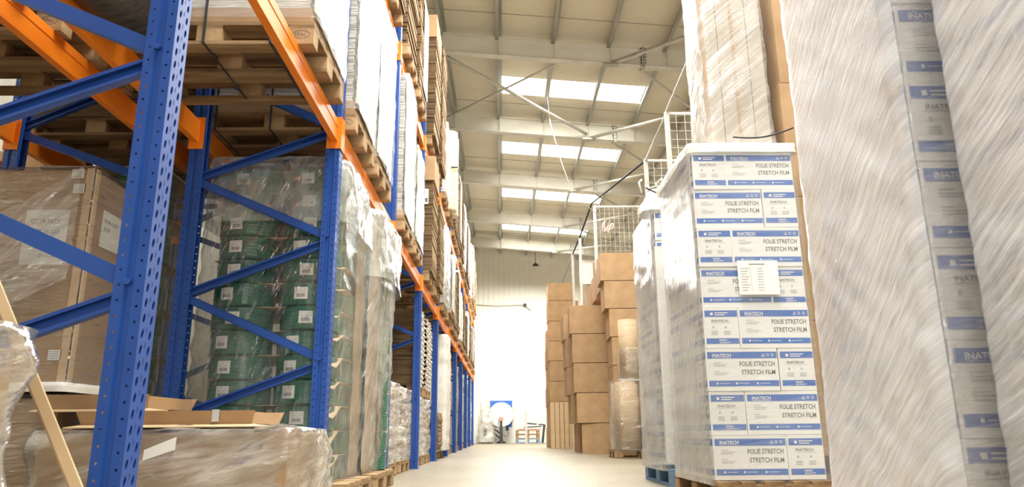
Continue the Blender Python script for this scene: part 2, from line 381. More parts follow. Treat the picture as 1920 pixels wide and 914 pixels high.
for i, y in enumerate(RAF):
    o = struct(rafter(y), 'ceiling_beam')
    # bolted end-plate splice
    mb = MB(); sx = 3.15
    mb.box(sx-.03, sx-.006, y-.1, y+.1, RZ(sx)-.06, RZ(sx)+.46, 'galvanized'); mb.box(sx+.006, sx+.03, y-.1, y+.1, RZ(sx)-.06, RZ(sx)+.46, 'galvanized')
    for k in range(7):
        for yy in (-.07, .07): mb.tube([(sx-.06, y+yy, RZ(sx)+k*.07), (sx+.06, y+yy, RZ(sx)+k*.07)], .014, 'dark_steel', 6)
    mb.build('splice_plate', o)
for j, px in enumerate(PX):
    mb = MB(); z = RS(px)
    y0, y1 = YF, YB
    for (a, b_) in ((-.03, .03),):
        mb.box(px-.005, px+.07, y0, y1, z-.012, z-.002, 'purlin_steel'); mb.box(px-.005, px+.003, y0, y1, z-.20, z-.012, 'purlin_steel'); mb.box(px-.075, px+.003, y0, y1, z-.208, z-.20, 'purlin_steel'); mb.box(px-.078, px-.072, y0, y1, z-.208, z-.185, 'purlin_steel')
    struct(mb, 'ceiling_purlin')
# cross bracing under the roof
def brace(p, q, r=.035, m='galvanized', name='ceiling_brace'):
    mb = MB(); mb.tube([p, q], r, m, 8); return struct(mb, name)
def rp(x, y, dz=0): return (x, y, RZ(x)+.12+dz)
for a, b_ in ((5, 6),):
    ya, yb = RAF[a], RAF[b_]
    brace(rp(-1.5, ya+.15), rp(2.35, yb-.1), .045); brace(rp(-1.75, yb-.2), rp(1.4, ya+.15), .028)
for k in range(4, 9):
    ya, yb = RAF[k], RAF[k+1]
    brace(rp(2.45, yb-.05, -.1), rp(6.8, ya+.1, -.1), .045)
    brace(rp(3.1, ya+.15, -.1), rp(6.8, yb-.1, -.1), .035)
    mb = MB(); mb.box(2.25, 2.6, yb-.13, yb+.02, RZ(2.4)-.05, RZ(2.4)+.0, 'purlin_steel'); struct(mb, 'ceiling_brace_plate')
# ------------------------------------------------------------------ racks
FY = [2.35, 4.87, 7.5, 10.2, 12.9, 15.55, 18.2, 20.85, 23.5, 26.15, 28.8]
XF, XB = -1.2, -2.16
B1, B2 = 2.47, 4.61
def post_mesh(H):
    mb = MB(); Z = (0, 0, 1); b = 'blue_paint'; p = .05
    X = .05
    # aisle face: slanted key slots
    for a0, a1 in ((-.05, -.040), (.040, .05)): mb.quad([(X, a0, 0), (X, a1, 0), (X, a1, H), (X, a0, H)], b)
    mb.cells((X, 0, 0), (0, 1, 0), Z, -.040, -.010, H, p, .025, .008, .017, b, (-.003, 0, 0), .003)
    mb.cells((X, 0, 0), (0, 1, 0), Z, -.010, .010, H, p, .04, .0025, .012, b, (-.003, 0, 0))
    mb.cells((X, 0, 0), (0, 1, 0), Z, .010, .040, H, p, .025, .008, .017, b, (-.003, 0, 0), .003)
    for sg in (-1, 1):
        Y = .05*sg; R = .038*sg
        mb.cells((0, Y, 0), (1, 0, 0), Z, -.05, -.014, H, p, .03, .0045, .0045, b, (0, -.003*sg, 0))
        mb.cells((0, Y, 0), (1, 0, 0), Z, .014, .05, H, p, .01, .0045, .0045, b, (0, -.003*sg, 0))
        mb.quad([(-.014, Y, 0), (-.008, R, 0), (-.008, R, H), (-.014, Y, H)], b)
        mb.quad([(-.008, R, 0), (.008, R, 0), (.008, R, H), (-.008, R, H)], b)
        mb.quad([(.008, R, 0), (.014, Y, 0), (.014, Y, H), (.008, R, H)], b)
        mb.quad([(-.05, Y, 0), (-.05, Y*.45, 0), (-.05, Y*.45, H), (-.05, Y, H)], b)
    return mb.mesh('post')
HP = 5.5
POST = post_mesh(HP)
def brace_mesh(p, q, open_dir):
    mb = MB(); p = Vector(p); q = Vector(q); d = (q-p).normalized(); a = Vector((0, 1, 0)); c = d.cross(a).normalized()
    o = Vector((0, open_dir*.014, 0))
    mb.bar(p-o, q-o, .004, .054, 'blue_paint', up=c)
    mb.bar(p+c*.026, q+c*.026, .032, .004, 'blue_paint', up=c); mb.bar(p-c*.026, q-c*.026, .032, .004, 'blue_paint', up=c)
    mb.bar(p+c*.022+o, q+c*.022+o, .003, .012, 'blue_paint', up=c); mb.bar(p-c*.022+o, q-c*.022+o, .003, .012, 'blue_paint', up=c)
    return mb
fz = [.13, .95, 1.79, 2.61, 3.45, 4.28, 5.1]; rz_ = [.54, 1.36, 2.19, 3.03, 3.86, 4.69]
bmesh_up, bmesh_dn = [], []
d_ = XB-XF
for i in range(6):
    bmesh_dn.append(brace_mesh((-.02, 0, fz[i]), (d_+.02, 0, rz_[i]), 1).mesh('brace'))     # rises away from the aisle post
    bmesh_up.append(brace_mesh((-.02, -.004, fz[i+1]-.05), (d_+.02, -.004, rz_[i]+.03), -1).mesh('brace'))
mbb = MB()
mbb.tube([(-.005, -.062, 0), (-.005, -.045, 0)], .011, 'blue_paint', 8)
BOLT = mbb.mesh('bolt')
mbb = MB(); mbb.box(-.07, .07, -.07, .07, 0, .006, 'blue_paint'); FOOT = mbb.mesh('foot_plate')
def rack_frame(x, y, label, flip=False):
    t = thing('rack_frame', label, 'rack upright', (x, y, 0), math.pi if flip else 0, 'blue upright frames of the pallet racks')
    place('post', POST, t); place('post', POST, t, (d_, 0, 0), math.pi)
    for i in range(6):
        q = place('brace', bmesh_dn[i], t); place('brace', bmesh_up[i], t); place('bolt', BOLT, q, (0, 0, fz[i]-.01))
    place('foot_plate', FOOT, t); place('foot_plate', FOOT, t, (d_, 0, 0))
    return t
for i, y in enumerate(FY):
    lab = {0: 'blue perforated rack upright with diagonal braces, nearest one on the left, filling the picture height',
           1: 'blue braced rack frame just in front of the green strapping coils',
           2: 'blue rack frame mostly hidden behind the wrapped green coils'}.get(i, 'blue rack frame, %s from the camera along the aisle' % ORD[i])
    rack_frame(XF, y, lab)
XBF = -2.50
for i in (0, 1, 2): rack_frame(XBF+d_, FY[i], ['dark blue frame of the back rack, behind the nearest upright', 'dark blue back rack post seen behind the film draped carton', 'blue frame of the back rack behind the second load of coils'][i], True)
def beam(x, ya, yb, z, label, face=1, group=None):
    """orange box beam with a hooked end plate at both ends; face=1 when its outside looks to +x"""
    t = thing('rack_beam', label, 'rack beam', (x, ya, z), 0, group)
    L = yb-ya; mb = MB(); f = face
    a, b_ = sorted((f*.03, -f*.012)); mb.box(a, b_, .05, L-.05, 0, .16, 'orange_paint')
    a, b_ = sorted((f*.03, f*.0335)); mb.box(a, b_, .05, L-.05, .105, .16, 'orange_paint'); mb.box(a, b_, .05, L-.05, 0, .03, 'orange_paint')
    bevel(mb.build('box_beam', t), .004, 2)
    for (y0, sg) in ((0, 1), (L, -1)):
        mb = MB()
        a, b_ = sorted((f*.052, f*.058)); c_, e_ = sorted((y0-.0*sg, y0+.058*sg)); mb.box(a, b_, c_, e_, -.05, .19, 'orange_paint')
        c_, e_ = sorted((y0+.053*sg, y0+.059*sg)); a, b_ = sorted((f*.058, -f*.045)); mb.box(a, b_, c_, e_, -.05, .19, 'orange_paint')
        mb.build('end_plate', t)
    return t
for i in range(len(FY)-1):
    nm = '%s bay' % ORD[i]
    for (z, lv) in ((B1, 'first'), (B2, 'upper')):
        if lv == 'upper' and i < 1: continue
        beam(XF, FY[i], FY[i+1], z, 'orange %s level aisle beam of the %s from the camera' % (lv, nm), 1, 'orange aisle beams of the left rack')
        beam(XB, FY[i], FY[i+1], z, 'orange %s level rear beam of the %s from the camera' % (lv, nm), -1, 'orange rear beams of the left rack')
beam(XF, -.2, FY[0], B1, 'orange aisle beam running out over the camera', 1, 'orange aisle beams of the left rack')
for i in range(3):
    beam(XBF, [-.2, 2.35, 4.87][i], [2.35, 4.87, 7.5][i], B1, 'orange beam of the back rack facing the gap, %s length' % ['nearest', 'middle', 'far'][i], 1, 'orange beams of the back rack')
    beam(XBF+d_, [-.2, 2.35, 4.87][i], [2.35, 4.87, 7.5][i], B1, 'orange outer beam of the back rack at far left, %s length' % ['nearest', 'middle', 'far'][i], -1, 'orange beams of the back rack')

# ------------------------------------------------------------------ pallets (1.2 m along x, .8 m along y, .144 high)
def pallet_parts(blue=False, short=False):
    w = 'wood_blue' if blue else 'wood'; k = 'wood_blue' if blue else 'wood_block'
    P = {}
    mb = MB(); mb.box(-.6, .6, -.0725, .0725, 0, .022, w); P['wide'] = mb.mesh('deck_board')
    mb = MB(); mb.box(-.6, .6, -.05, .05, 0, .022, w); P['narrow'] = mb.mesh('deck_board')
    mb = MB(); mb.box(-.0725, .0725, -.4, .4, 0, .022, w); P['cross'] = mb.mesh('stringer_board')
    mb = MB(); mb.box(-.0725, .0725, -.05, .05, 0, .078, k); P['block'] = mb.mesh('block')
    mb = MB(); mb.box(-.0725, .0725, -.0725, .0725, 0, .078, k); P['cblock'] = mb.mesh('block')
    mb = MB(); mb.box(-.0725, .0725, -.05, .05, 0, .078, k)
    rim = [(.052*math.cos(t*math.pi/8), -.0507, .039+.027*math.sin(t*math.pi/8)) for t in range(16)]; rin = [(.048*math.cos(t*math.pi/8), -.0507, .039+.0235*math.sin(t*math.pi/8)) for t in range(16)]
    for t in range(16): mb.quad([rim[t], rim[(t+1) % 16], rin[(t+1) % 16], rin[t]], 'print_grey')
    put_text(mb, 'EPAL', .034, (-.040, -.0508, .027), (1, 0, 0), (0, 0, 1), 'print_grey')
    P['epal'] = mb.mesh('block')
    return P
PP = pallet_parts(); PPB = pallet_parts(True)
def pallet_full(parts=PP):
    t = thing('pallet', 'wooden pallet', 'pallet', group='wooden pallets')
    for y in (-.3275, 0, .3275): place('deck_board', parts['wide'], t, (0, y, .122))
    for y in (-.18, .18): place('deck_board', parts['narrow'], t, (0, y, .122))
    for x in (-.5275, 0, .5275):
        place('stringer_board', parts['cross'], t, (x, 0, .10))
        for y in (-.35, 0, .35):
            place('block', parts['epal' if (y == -.35 and x != 0) else ('cblock' if y == 0 else 'block')], t, (x, y, .022))
    for y, k in ((-.35, 'narrow'), (0, 'wide'), (.35, 'narrow')): place('bottom_board', parts[k], t, (0, y, 0))
    return t
_pf = pallet_full(); _pfb = pallet_full(PPB)
def merged_pallet():
    mb = MB(); w, k = 'wood', 'wood_block'
    for y, h in ((-.3275, .0725), (0, .0725), (.3275, .0725), (-.18, .05), (.18, .05)): mb.box(-.6, .6, y-h, y+h, .122, .144, w)
    for x in (-.5275, 0, .5275):
        mb.box(x-.0725, x+.0725, -.4, .4, .10, .122, w)
        for y in (-.35, 0, .35): mb.box(x-.0725, x+.0725, y-.05, y+.05, .022, .10, k)
    for y in (-.35, 0, .35): mb.box(-.6, .6, y-.05, y+.05, 0, .022, w)
    return mb.mesh('pallet')
PM = merged_pallet()
_used = {}
def pallet(x, y, z, label, full=True, rz=0, blue=False, sy=1.0, group='wooden pallets in the racks'):
    if full:
        src = _pfb if blue else _pf
        o = src if src.name not in _used else copy_tree(src); _used[src.name] = 1
    else: o = place('pallet', PM)
    o.location = (x, y, z); o.rotation_euler.z = rz; o.scale = (1, sy, 1); tag(o, label, 'pallet', group); return o

# ------------------------------------------------------------------ loads
def stack_mb(x0, x1, y0, y1, z0, z1, n, edge, top, jit=.008, side=None, rnd=None, strap=None):
    rnd = rnd or random.Random(int(x0*100+y0*37+z0*11)); mb = MB(); h = (z1-z0)/n
    ox = oy = 0
    for i in range(n):
        ox = ox*.6+rnd.uniform(-jit, jit); oy = oy*.6+rnd.uniform(-jit, jit)
        n0 = len(mb.v); mb.box(x0+ox, x1+ox, y0+oy, y1+oy, z0+i*h, z0+(i+1)*h-.0015, edge)
        # faces 3 and 5 look along x, 1 is the top
        mb.m[-5] = mb.mi(top); mb.m[-3] = mb.mi(side or edge); mb.m[-1] = mb.mi(side or edge)
    return mb
def paper_load(y0, z1, label, x1=-1.1, film_m='film_light', x0=-2.26, z0=B1+.16+.144, grp='wrapped white sheet stacks'):
    t = thing('sheet_stack', label, 'stack of sheets', ((x0+x1)/2, y0+.4, z0), 0, grp)
    ax0, ax1 = -(x1-x0)/2, (x1-x0)/2; H = z1-z0
    mb = MB(); mb.box(ax0, ax1, -.4, .4, 0, .09, 'cardboard'); mb.build('base_sheet', t)
    stack_mb(ax0+.015, ax1-.015, -.385, .385, .09, H, max(20, int(H/.016)), 'paper_edges', 'white_paper', .006, 'white_paper').build('sheets', t)['kind'] = 'stuff'
    # white cover sheet hanging over the aisle side and the outer part of the front
    def fn(u, v):
        z = .07+(H-.05)*(1-v); w = .014*noise.noise(Vector((u*5, v*3, y0)))+.009*noise.noise(Vector((u*14, v*9, y0)))
        yy = -.40+.81*u; return (ax1+.012+w+.016*abs(math.sin(u*3.3)), yy, z+.03*noise.noise(Vector((u*9, 3, y0)))*(v > .96))
    skin_sheet('cover', fn, 30, 40, 'cover_paper', t)
    wm = wrap_mesh('film', ax0-.012, ax1+.03, -.415, .43, .02, H+.02, film_m, seed=int(y0*10), amp=.010, res=.06, rad=.03)
    place('film', wm, t)
    for x in (-.42, -.02, .36):
        mb = MB(); mb.box(x-.007, x+.007, -.425, -.42, -.144, H*.9, 'dark_steel'); mb.box(x-.007, x+.007, -.425, .3, -.147, -.1445, 'dark_steel'); mb.build('strap', t)
    return t
def brown_load(y0, y1, z0, z1, label, x0=-2.2, x1=-1.12, n=None, grp='strapped bundles of flat cartons', paper=None, edge='card_edges', side='card_edges_light', jit=.010, white=False):
    t = thing('flat_carton_stack', label, 'stack of flat cartons', ((x0+x1)/2, (y0+y1)/2, z0), 0, grp)
    hx, hy = (x1-x0)/2, (y1-y0)/2; n = n or max(12, int((z1-z0)/.03))
    stack_mb(-hx, hx, -hy, hy, 0, z1-z0, n, edge, 'cardboard', jit, side, random.Random(int(y0*100+z0*31))).build('flat_cartons', t)['kind'] = 'stuff'
    if white:
        mb = MB(); mb.box(-hx-.01, hx+.014, -hy-.01, hy+.01, (z1-z0)*.97, (z1-z0)+.01, 'white_paper'); mb.box(hx+.014, hx+.02, -hy*.2, hy, (z1-z0)*.1, z1-z0, 'white_paper'); mb.build('cover', t)
    if paper:
        mb = MB(); xx, zz, w, h = paper; mb.box(xx, xx+w, -hy-.022, -hy-.02, zz, zz+h, 'white_paper')
        for k in range(5): mb.box(xx+.03, xx+w*(.5+.08*k), -hy-.0235, -hy-.022, zz+h*(.2+.14*k), zz+h*(.24+.14*k), 'print_faint')
        mb.box(xx+w*.62, xx+w*.9, -hy-.0235, -hy-.022, zz+h*.12, zz+h*.4, 'print_grey'); tag(mb.build('label_sheet', t), 'white printed label sheet')
    return t
def tall_wrapped(y0, y1, z0, z1, mat, label, x0=-2.2, x1=-1.12, core='white_paper', amp=.02, cat='wrapped load', grp='wrapped loads in the left rack', bulge=.02, n=3):
    t = thing('wrapped_load', label, cat, ((x0+x1)/2, (y0+y1)/2, z0), 0, grp)
    hx, hy = (x1-x0)/2, (y1-y0)/2; H = z1-z0
    stack_mb(-hx+.03, hx-.03, -hy+.03, hy-.03, 0, H-.02, max(3, int(H/.12)), core, core, .008, core).build('goods', t)
    place('film', wrap_mesh('film', -hx, hx, -hy, hy, .0, H, mat, seed=int(y0*7+z0*3), amp=amp, res=.06, rad=.07, profile=lambda q: bulge*math.sin(q*math.pi)), t)
    return t
def sack_load(y0, y1, z0, z1, label, x0=-2.32, x1=-1.25, layers=7):
    """sacks in layers, their pillowed ends showing in rows, under stretch film"""
    t = thing('sack_stack', label, 'sacks', ((x0+x1)/2, (y0+y1)/2, z0), 0, 'film wrapped sack stacks')
    hx, hy = (x1-x0)/2, (y1-y0)/2; H = z1-z0; lh = H/layers; rnd = random.Random(int(y0*91+z0*17))
    for l in range(layers):
        ny = 3 if l % 2 else 2
        k = rnd.uniform(-.02, .02)
        for j in range(ny):
            mb = MB(); a = -hy+2*hy*j/ny; b_ = -hy+2*hy*(j+1)/ny; V0 = len(mb.v); nu, nv = 14, 8
            for v in range(nv+1):
                for u in range(nu):
                    th = 2*math.pi*u/nu; ph = math.pi*v/nv
                    sgn = lambda q, e: math.copysign(abs(q)**e, q)
                    x = k+hx*1.0*sgn(math.cos(th), .35)*sgn(math.sin(ph), .5); y = (a+b_)/2+(b_-a)/2*1.02*sgn(math.sin(th), .45)*sgn(math.sin(ph), .5); z = (l+.5)*lh+lh*.56*sgn(math.cos(ph), .8)
                    z = max(z, 0)
                    mb.v.append((x, y, z))
            for v in range(nv):
                for u in range(nu):
                    u2 = (u+1) % nu; mb.f.append((V0+v*nu+u, V0+(v+1)*nu+u, V0+(v+1)*nu+u2, V0+v*nu+u2)); mb.m.append(mb.mi('sack_tan' if (l+j) % 3 else 'sack_white')); mb.sm.append(True)
            mb.build('sack', t)
    place('film', wrap_mesh('film', -hx-.02, hx+.03, -hy-.02, hy+.02, 0, H+.01, 'film_sack', seed=int(y0*5+z0), amp=.03, res=.05, rad=.09, fold=(2, 9)), t)
    return t
ZT1, ZT2 = B1+.16, B2+.16
# ================================================================== LEFT SIDE, level one (over the first beams)
def lp(y0, z, label, full=True, x=-1.68, sy=1.0): return pallet(x, y0+.4, z, label, full, sy=sy)
for (y0, zt, lb) in ((3.75, 4.2, 'white sheet stack in film on the nearest aisle pallet, tan board underneath'),
                     (4.97, 4.4, 'white sheet stack behind the nearest one, rough grey edge facing the camera'),
                     (5.92, 4.3, 'white sheet stack just before the third blue upright'),
                     (7.68, 4.5, 'tall white stack right behind the third blue upright'),
                     (8.75, 4.05, 'white film covered stack with dark ragged edge, before the fourth upright')):
    paper_load(y0, zt, lb, z0=ZT1+.144)
    lp(y0, ZT1, 'wooden pallet on the first beams carrying the ' + {3.75: 'nearest white sheet stack', 4.97: 'second white sheet stack', 5.92: 'third white sheet stack', 7.68: 'white stack behind the third upright', 8.75: 'white stack before the fourth upright'}[y0])
# dark film roll lying across the beams near the camera
t = thing('film_roll', 'dark shiny film wrapped roll lying across the orange beams at the top left', 'film roll', (-2.0, 3.3, 2.53), 0)
mb = MB(); mb.tube([(0, -.36, .25), (0, -.30, .25), (0, .28, .25), (0, .36, .25)], [.20, .25, .25, .20], 'dark_film', 32); mb.build('roll', t)
mb = MB(); mb.tube([(0, -.38, .25), (0, -.355, .25)], .06, 'tube_brown', 16); mb.build('core', t)
# brown stacks further on
brown_load(10.42, 11.15, ZT1+.144, 4.16, 'brown flat carton stack just behind the fourth upright, white label on its front', x1=-1.04, paper=(.38, 1.02, .13, .24))
brown_load(11.6, 12.35, ZT1+.144, 4.15, 'second brown flat carton stack behind the fourth upright, white label near its top', x1=-1.03, paper=(.40, .95, .12, .22))
tall_wrapped(13.1, 13.95, ZT1+.144, 4.25, 'film_clear', 'grey bagged stack in clear film on the first beams', core='grey_bag', x1=-1.05, amp=.03)
paper_load(14.3, 3.95, 'narrow white wrapped stack behind the grey bags', z0=ZT1+.144, x1=-1.03)
lv1 = [(15.8, 'b', 4.0), (16.85, 'b', 4.2), (18.5, 'w', 4.0), (19.6, 'b', 4.1), (21.1, 'b', 3.8), (22.2, 'w', 4.1), (23.8, 'b', 4.2), (24.9, 'b', 4.0), (26.5, 'b', 4.1), (27.6, 'w', 4.1)]
for k, (y, kd, zt) in enumerate(lv1):
    if kd == 'b': brown_load(y, y+.8, ZT1+.144, zt, 'brown carton stack on the first beams, number %s beyond the yellow tube bundle' % ORD[k], x1=-1.06, paper=(.38, .7, .14, .2) if k % 3 == 0 else None, white=k % 3 == 1)
    else: tall_wrapped(y, y+.8, ZT1+.144, zt, 'film_white', 'white wrapped load on the first beams, in place %s beyond the yellow tube bundle' % ORD[k], x1=-1.08)
for k, y in enumerate([10.42, 11.6, 13.15, 14.3]+[q[0] for q in lv1]): lp(y, ZT1, 'pallet on the first beams beyond the fourth upright, %s of that row' % ORD[k], y < 13)
# the brown carton on top of the first brown stack
def carton(x0, x1, y0, y1, z0, z1, label, rz=0, group='brown cartons', name='carton', lean=0, tape=True):
    t = thing(name, label, 'carton', ((x0+x1)/2, (y0+y1)/2, z0), rz, group)
    hx, hy, H = (x1-x0)/2, (y1-y0)/2, z1-z0
    mb = MB(); rnd = random.Random(int(x0*97+y0*53+z0*29)); bow = .008
    N = 6
    # slightly bowed walls
    for (A, B_, nrm) in (((-hx, -hy), (hx, -hy), (0, -1)), ((hx, -hy), (hx, hy), (1, 0)), ((hx, hy), (-hx, hy), (0, 1)), ((-hx, hy), (-hx, -hy), (-1, 0))):
        g = []
        for j in range(N+1):
            for i in range(N+1):
                u, v = i/N, j/N; k = bow*math.sin(u*math.pi)*math.sin(v*math.pi)*rnd.uniform(.6, 1.2)
                g.append((A[0]+(B_[0]-A[0])*u+nrm[0]*k, A[1]+(B_[1]-A[1])*u+nrm[1]*k, v*H))
        n0 = len(mb.v); mb.v += g
        for j in range(N):
            for i in range(N): q = n0+j*(N+1)+i; mb.f.append((q, q+1, q+N+2, q+N+1)); mb.m.append(mb.mi('cardboard')); mb.sm.append(True)
    for z in (0, H):
        mb.quad([(-hx, -hy, z), (hx, -hy, z), (hx, -.002, z), (-hx, -.002, z)], 'cardboard'); mb.quad([(-hx, .002, z), (hx, .002, z), (hx, hy, z), (-hx, hy, z)], 'cardboard')
        mb.quad([(-hx, -.002, z), (hx, -.002, z), (hx, .002, z-.003), (-hx, .002, z-.003)], 'card_edges')
    mb.build('body', t)
    if tape:
        mb = MB(); mb.box(-hx-.004, hx+.004, -.03, .03, H-.001, H+.002, 'tube_brown'); mb.box(hx+.001, hx+.004, -.03, .03, H-.09, H, 'tube_brown'); mb.box(-hx-.004, -hx-.001, -.03, .03, H-.09, H, 'tube_brown'); mb.build('tape', t)
    return t
carton(-1.62, -1.02, 10.36, 11.2, 4.165, 4.55, 'plain brown carton on top of the first brown flat carton stack, under the upper beam')
# ================================================================== LEFT SIDE, upper level (over the second beams)
for k, y in enumerate([5.1, 6.3, 7.68, 8.8, 10.42, 11.6, 13.1, 14.3, 15.8, 16.9, 18.5, 19.6, 21.1, 22.2, 23.8, 24.9, 26.5, 27.6]):
    lp(y, ZT2, 'pallet on the upper beams, %s one counted from the camera' % (ORD+['seventeenth', 'eighteenth'])[k], y < 11)
Z2 = ZT2+.144
brown_load(6.3, 7.1, Z2, 6.3, 'light brown sheet stack on the upper beams at the top edge', x1=-1.06, side='cardboard')
t = brown_load(7.68, 8.5, Z2, 6.4, 'brown sheet stack with curled edges on the upper beams', x1=-1.10, side='cardboard', jit=.02)
def fn(u, v): return (-1.06+.02*noise.noise(Vector((u*4, v*6, 1))), 8.72+.95*u+.02*math.sin(v*20), 4.83+1.6*v+(.10*noise.noise(Vector((u*12, 0, 4))) if v < .02 else 0))
brown_load(8.75, 9.6, Z2, 6.4, 'brown stack with a ragged white cover on the upper beams, before the fourth upright', x1=-1.09, side='cardboard', white=True, jit=.014)
brown_load(10.42, 11.25, Z2, 6.6, 'tall dark brown flat carton stack on the upper beams, topmost beside the roof', x1=-1.03, jit=.014, side='cardboard')
carton(-2.1, -1.03, 10.40, 11.27, 6.605, 7.0, 'wide brown carton lid on top of the tallest dark stack')
brown_load(11.6, 12.4, Z2, 7.15, 'tall light brown flat carton stack behind the tallest dark one, white label below its middle', x1=-1.03, paper=(.40, 1.0, .12, .22), side='cardboard')
tall_wrapped(13.1, 13.9, Z2, 6.35, 'film_clear', 'grey sheet bundles in film on the upper beams', core='paper_edges', x1=-1.05)
# yellowish translucent tubes standing on end
t = thing('tube_bundle', 'yellowish ribbed plastic tubes strapped upright on the upper beams', 'tube bundle', (-1.5, 14.7, Z2), 0)
for j, (dx, dy) in enumerate(((.38, -.26), (.38, .1), (0, -.26), (0, .1), (-.38, -.26), (-.38, .1))):
    mb = MB(); pts = [(dx, dy, z*.045) for z in range(0, 40)]; mb.tube(pts, [.172+.008*(z % 2) for z in range(0, 40)], 'yellow_plastic', 16); mb.build('tube', t)
mb = MB(); mb.box(-.58, .58, -.45, -.44, .9, .93, 'black'); mb.box(.565, .575, -.45, .30, .9, .93, 'black'); mb.build('strap', t)
lv2 = [(15.8, 6.3), (16.9, 6.6), (18.5, 6.5), (19.6, 6.75), (21.1, 6.6), (22.2, 6.8), (23.8, 6.7), (24.9, 6.9), (26.5, 6.8), (27.6, 6.6)]
for k, (y, zt) in enumerate(lv2):
    if k in (3, 6): tall_wrapped(y, y+.8, Z2, zt, 'film_white', 'white wrapped load on the upper beams, place %s beyond the yellow tubes' % ORD[k], x1=-1.06)
    else: brown_load(y, y+.8, Z2, zt, 'brown carton stack on the upper beams, %s beyond the yellow tubes' % ORD[k], x1=-1.05, paper=(.38, .25+.12*k, .15, .22) if k % 2 == 0 else None, white=k % 3 == 1)

# ================================================================== LEFT SIDE, floor level
# --- strapping coils
def coil_mesh():
    mb = MB(); R = .212; H = .163; n = 36
    prof = [(.10, 0), (R-.012, 0), (R-.003, .006)] + [(R-(.0015 if k % 2 else 0), .008+k*(H-.016)/12) for k in range(13)] + [(R-.003, H-.006), (R-.012, H), (.10, H), (.10, 0)]
    for i in range(len(prof)-1):
        for j in range(n):
            a, b_ = 2*math.pi*j/n, 2*math.pi*(j+1)/n; (r0, z0), (r1, z1) = prof[i], prof[i+1]
            mb.quad([(r0*math.cos(a), r0*math.sin(a), z0), (r0*math.cos(b_), r0*math.sin(b_), z0), (r1*math.cos(b_), r1*math.sin(b_), z1), (r1*math.cos(a), r1*math.sin(a), z1)], 'green_plastic')
    return mb.mesh('strapping_coil')
COIL = coil_mesh()
def sticker():
    mb = MB(); R = .2145; w = .095
    def P(s, z, e=0): a = -math.pi/2+s/R; return ((R+e)*math.cos(a), (R+e)*math.sin(a), z)
    for k in range(6): s0, s1 = -w/2+w*k/6, -w/2+w*(k+1)/6; mb.quad([P(s0, .04), P(s1, .04), P(s1, .125), P(s0, .125)], 'white_paper')
    x = -.03; rnd = random.Random(3)
    while x < .028:
        wd = rnd.choice((.001, .002, .003)); mb.quad([P(x, .055, .0008), P(x+wd, .055, .0008), P(x+wd, .078, .0008), P(x, .078, .0008)], 'print_grey'); x += wd+rnd.choice((.0015, .0025))
    for (a, b_, z) in ((-.03, .02, .09), (-.035, .03, .108)): mb.quad([P(a, z, .0008), P(b_, z, .0008), P(b_, z+.005, .0008), P(a, z+.005, .0008)], 'print_faint')
    return mb.mesh('sticker')
STK = sticker()
def coil(x, y, z, label, grp, stick=True, rz=0):
    o = place('strapping_coil', COIL, None, (x, y, z), rz); tag(o, label, 'strapping coil', grp)
    if stick: s = place('sticker', STK, o); tag(s, 'white barcode sticker')
    return o
rc = random.Random(5)
LZ = .169
for l in range(13):
    z = .148+l*LZ; lv = '%s layer from bottom' % ORD[l]
    for (cx, cy, wh, st) in ((-1.86, 5.2, 'front left column', 1), (-1.385, 5.2, 'front column beside the blue post', 1), (-1.385, 5.64, 'aisle column behind the front one', 0), (-1.86, 5.64, 'hidden rear column', 0)):
        if wh == 'hidden rear column': continue
        coil(cx+rc.uniform(-.012, .012), cy+rc.uniform(-.008, .008), z, 'green coil with sticker, %s, %s' % (wh, lv) if st else 'green strapping coil, %s, %s' % (wh, lv), 'green strapping coils on the nearest coil pallet', st, rc.uniform(-.35, .1))
    if l < 12: coil(-1.275, 6.84, z, 'green coil at far end of second coil pallet, %s' % lv, 'green strapping coils on the second coil pallet', 0)
    for (cx, wh) in ((-2.68, 'aisle column'), (-3.12, 'outer column')):
        coil(cx+rc.uniform(-.01, .01), 5.22, z, 'dark green coil in the back rack, %s, %s' % (wh, lv), 'green strapping coils in the back rack', 0, rc.uniform(-.3, .3))
def layer_sheet(xc, yc, hx, hy, z, label, grp, drop, s):
    mb = MB(); th = .003; x1 = xc+hx; y0 = yc-hy
    a = .20+.05*s; b_ = .24+.06*s
    pts = [(xc-hx, y0), (x1-a, y0), (x1, y0+b_), (x1, yc+hy), (xc-hx, yc+hy)]
    mb.quad([(x, y, z+th) for x, y in pts], 'cardboard_light'); mb.quad([(x, y, z) for x, y in reversed(pts)], 'cardboard_light')
    tip = (x1+.012, y0-.008, z-drop)
    mb.quad([(x1-a, y0, z+th), tip, (x1, y0+b_, z+th)], 'cardboard_light'); mb.quad([(x1-a, y0, z), (x1, y0+b_, z), (tip[0]-.002, tip[1]+.002, tip[2]-.002)], 'cardboard_light')
    for i in range(5): p, q = pts[i], pts[(i+1) % 5]; mb.quad([(*p, z), (*q, z), (*q, z+th), (*p, z+th)], 'cardboard_light')
    o = mb.build('layer_sheet'); tag(o, label, 'cardboard sheet', grp); return o
for l in range(1, 14):
    layer_sheet(-1.61, 5.47, .44+rc.uniform(-.01, .012), .40, .148+l*LZ-.004, 'tan cardboard sheet with a bent corner over coil layer %s of the nearest coil pallet' % ORD[l-1], 'cardboard sheets between the coils', rc.uniform(.03, .09), rc.uniform(-.5, .8))
for l in range(1, 14, 1):
    if l % 2: layer_sheet(-2.9, 5.3, .45, .34, .148+l*LZ-.004, 'cardboard sheet over coil layer %s in the back rack' % ORD[l-1], 'cardboard sheets in the back rack', rc.uniform(.02, .06), rc.uniform(-.5, .5))
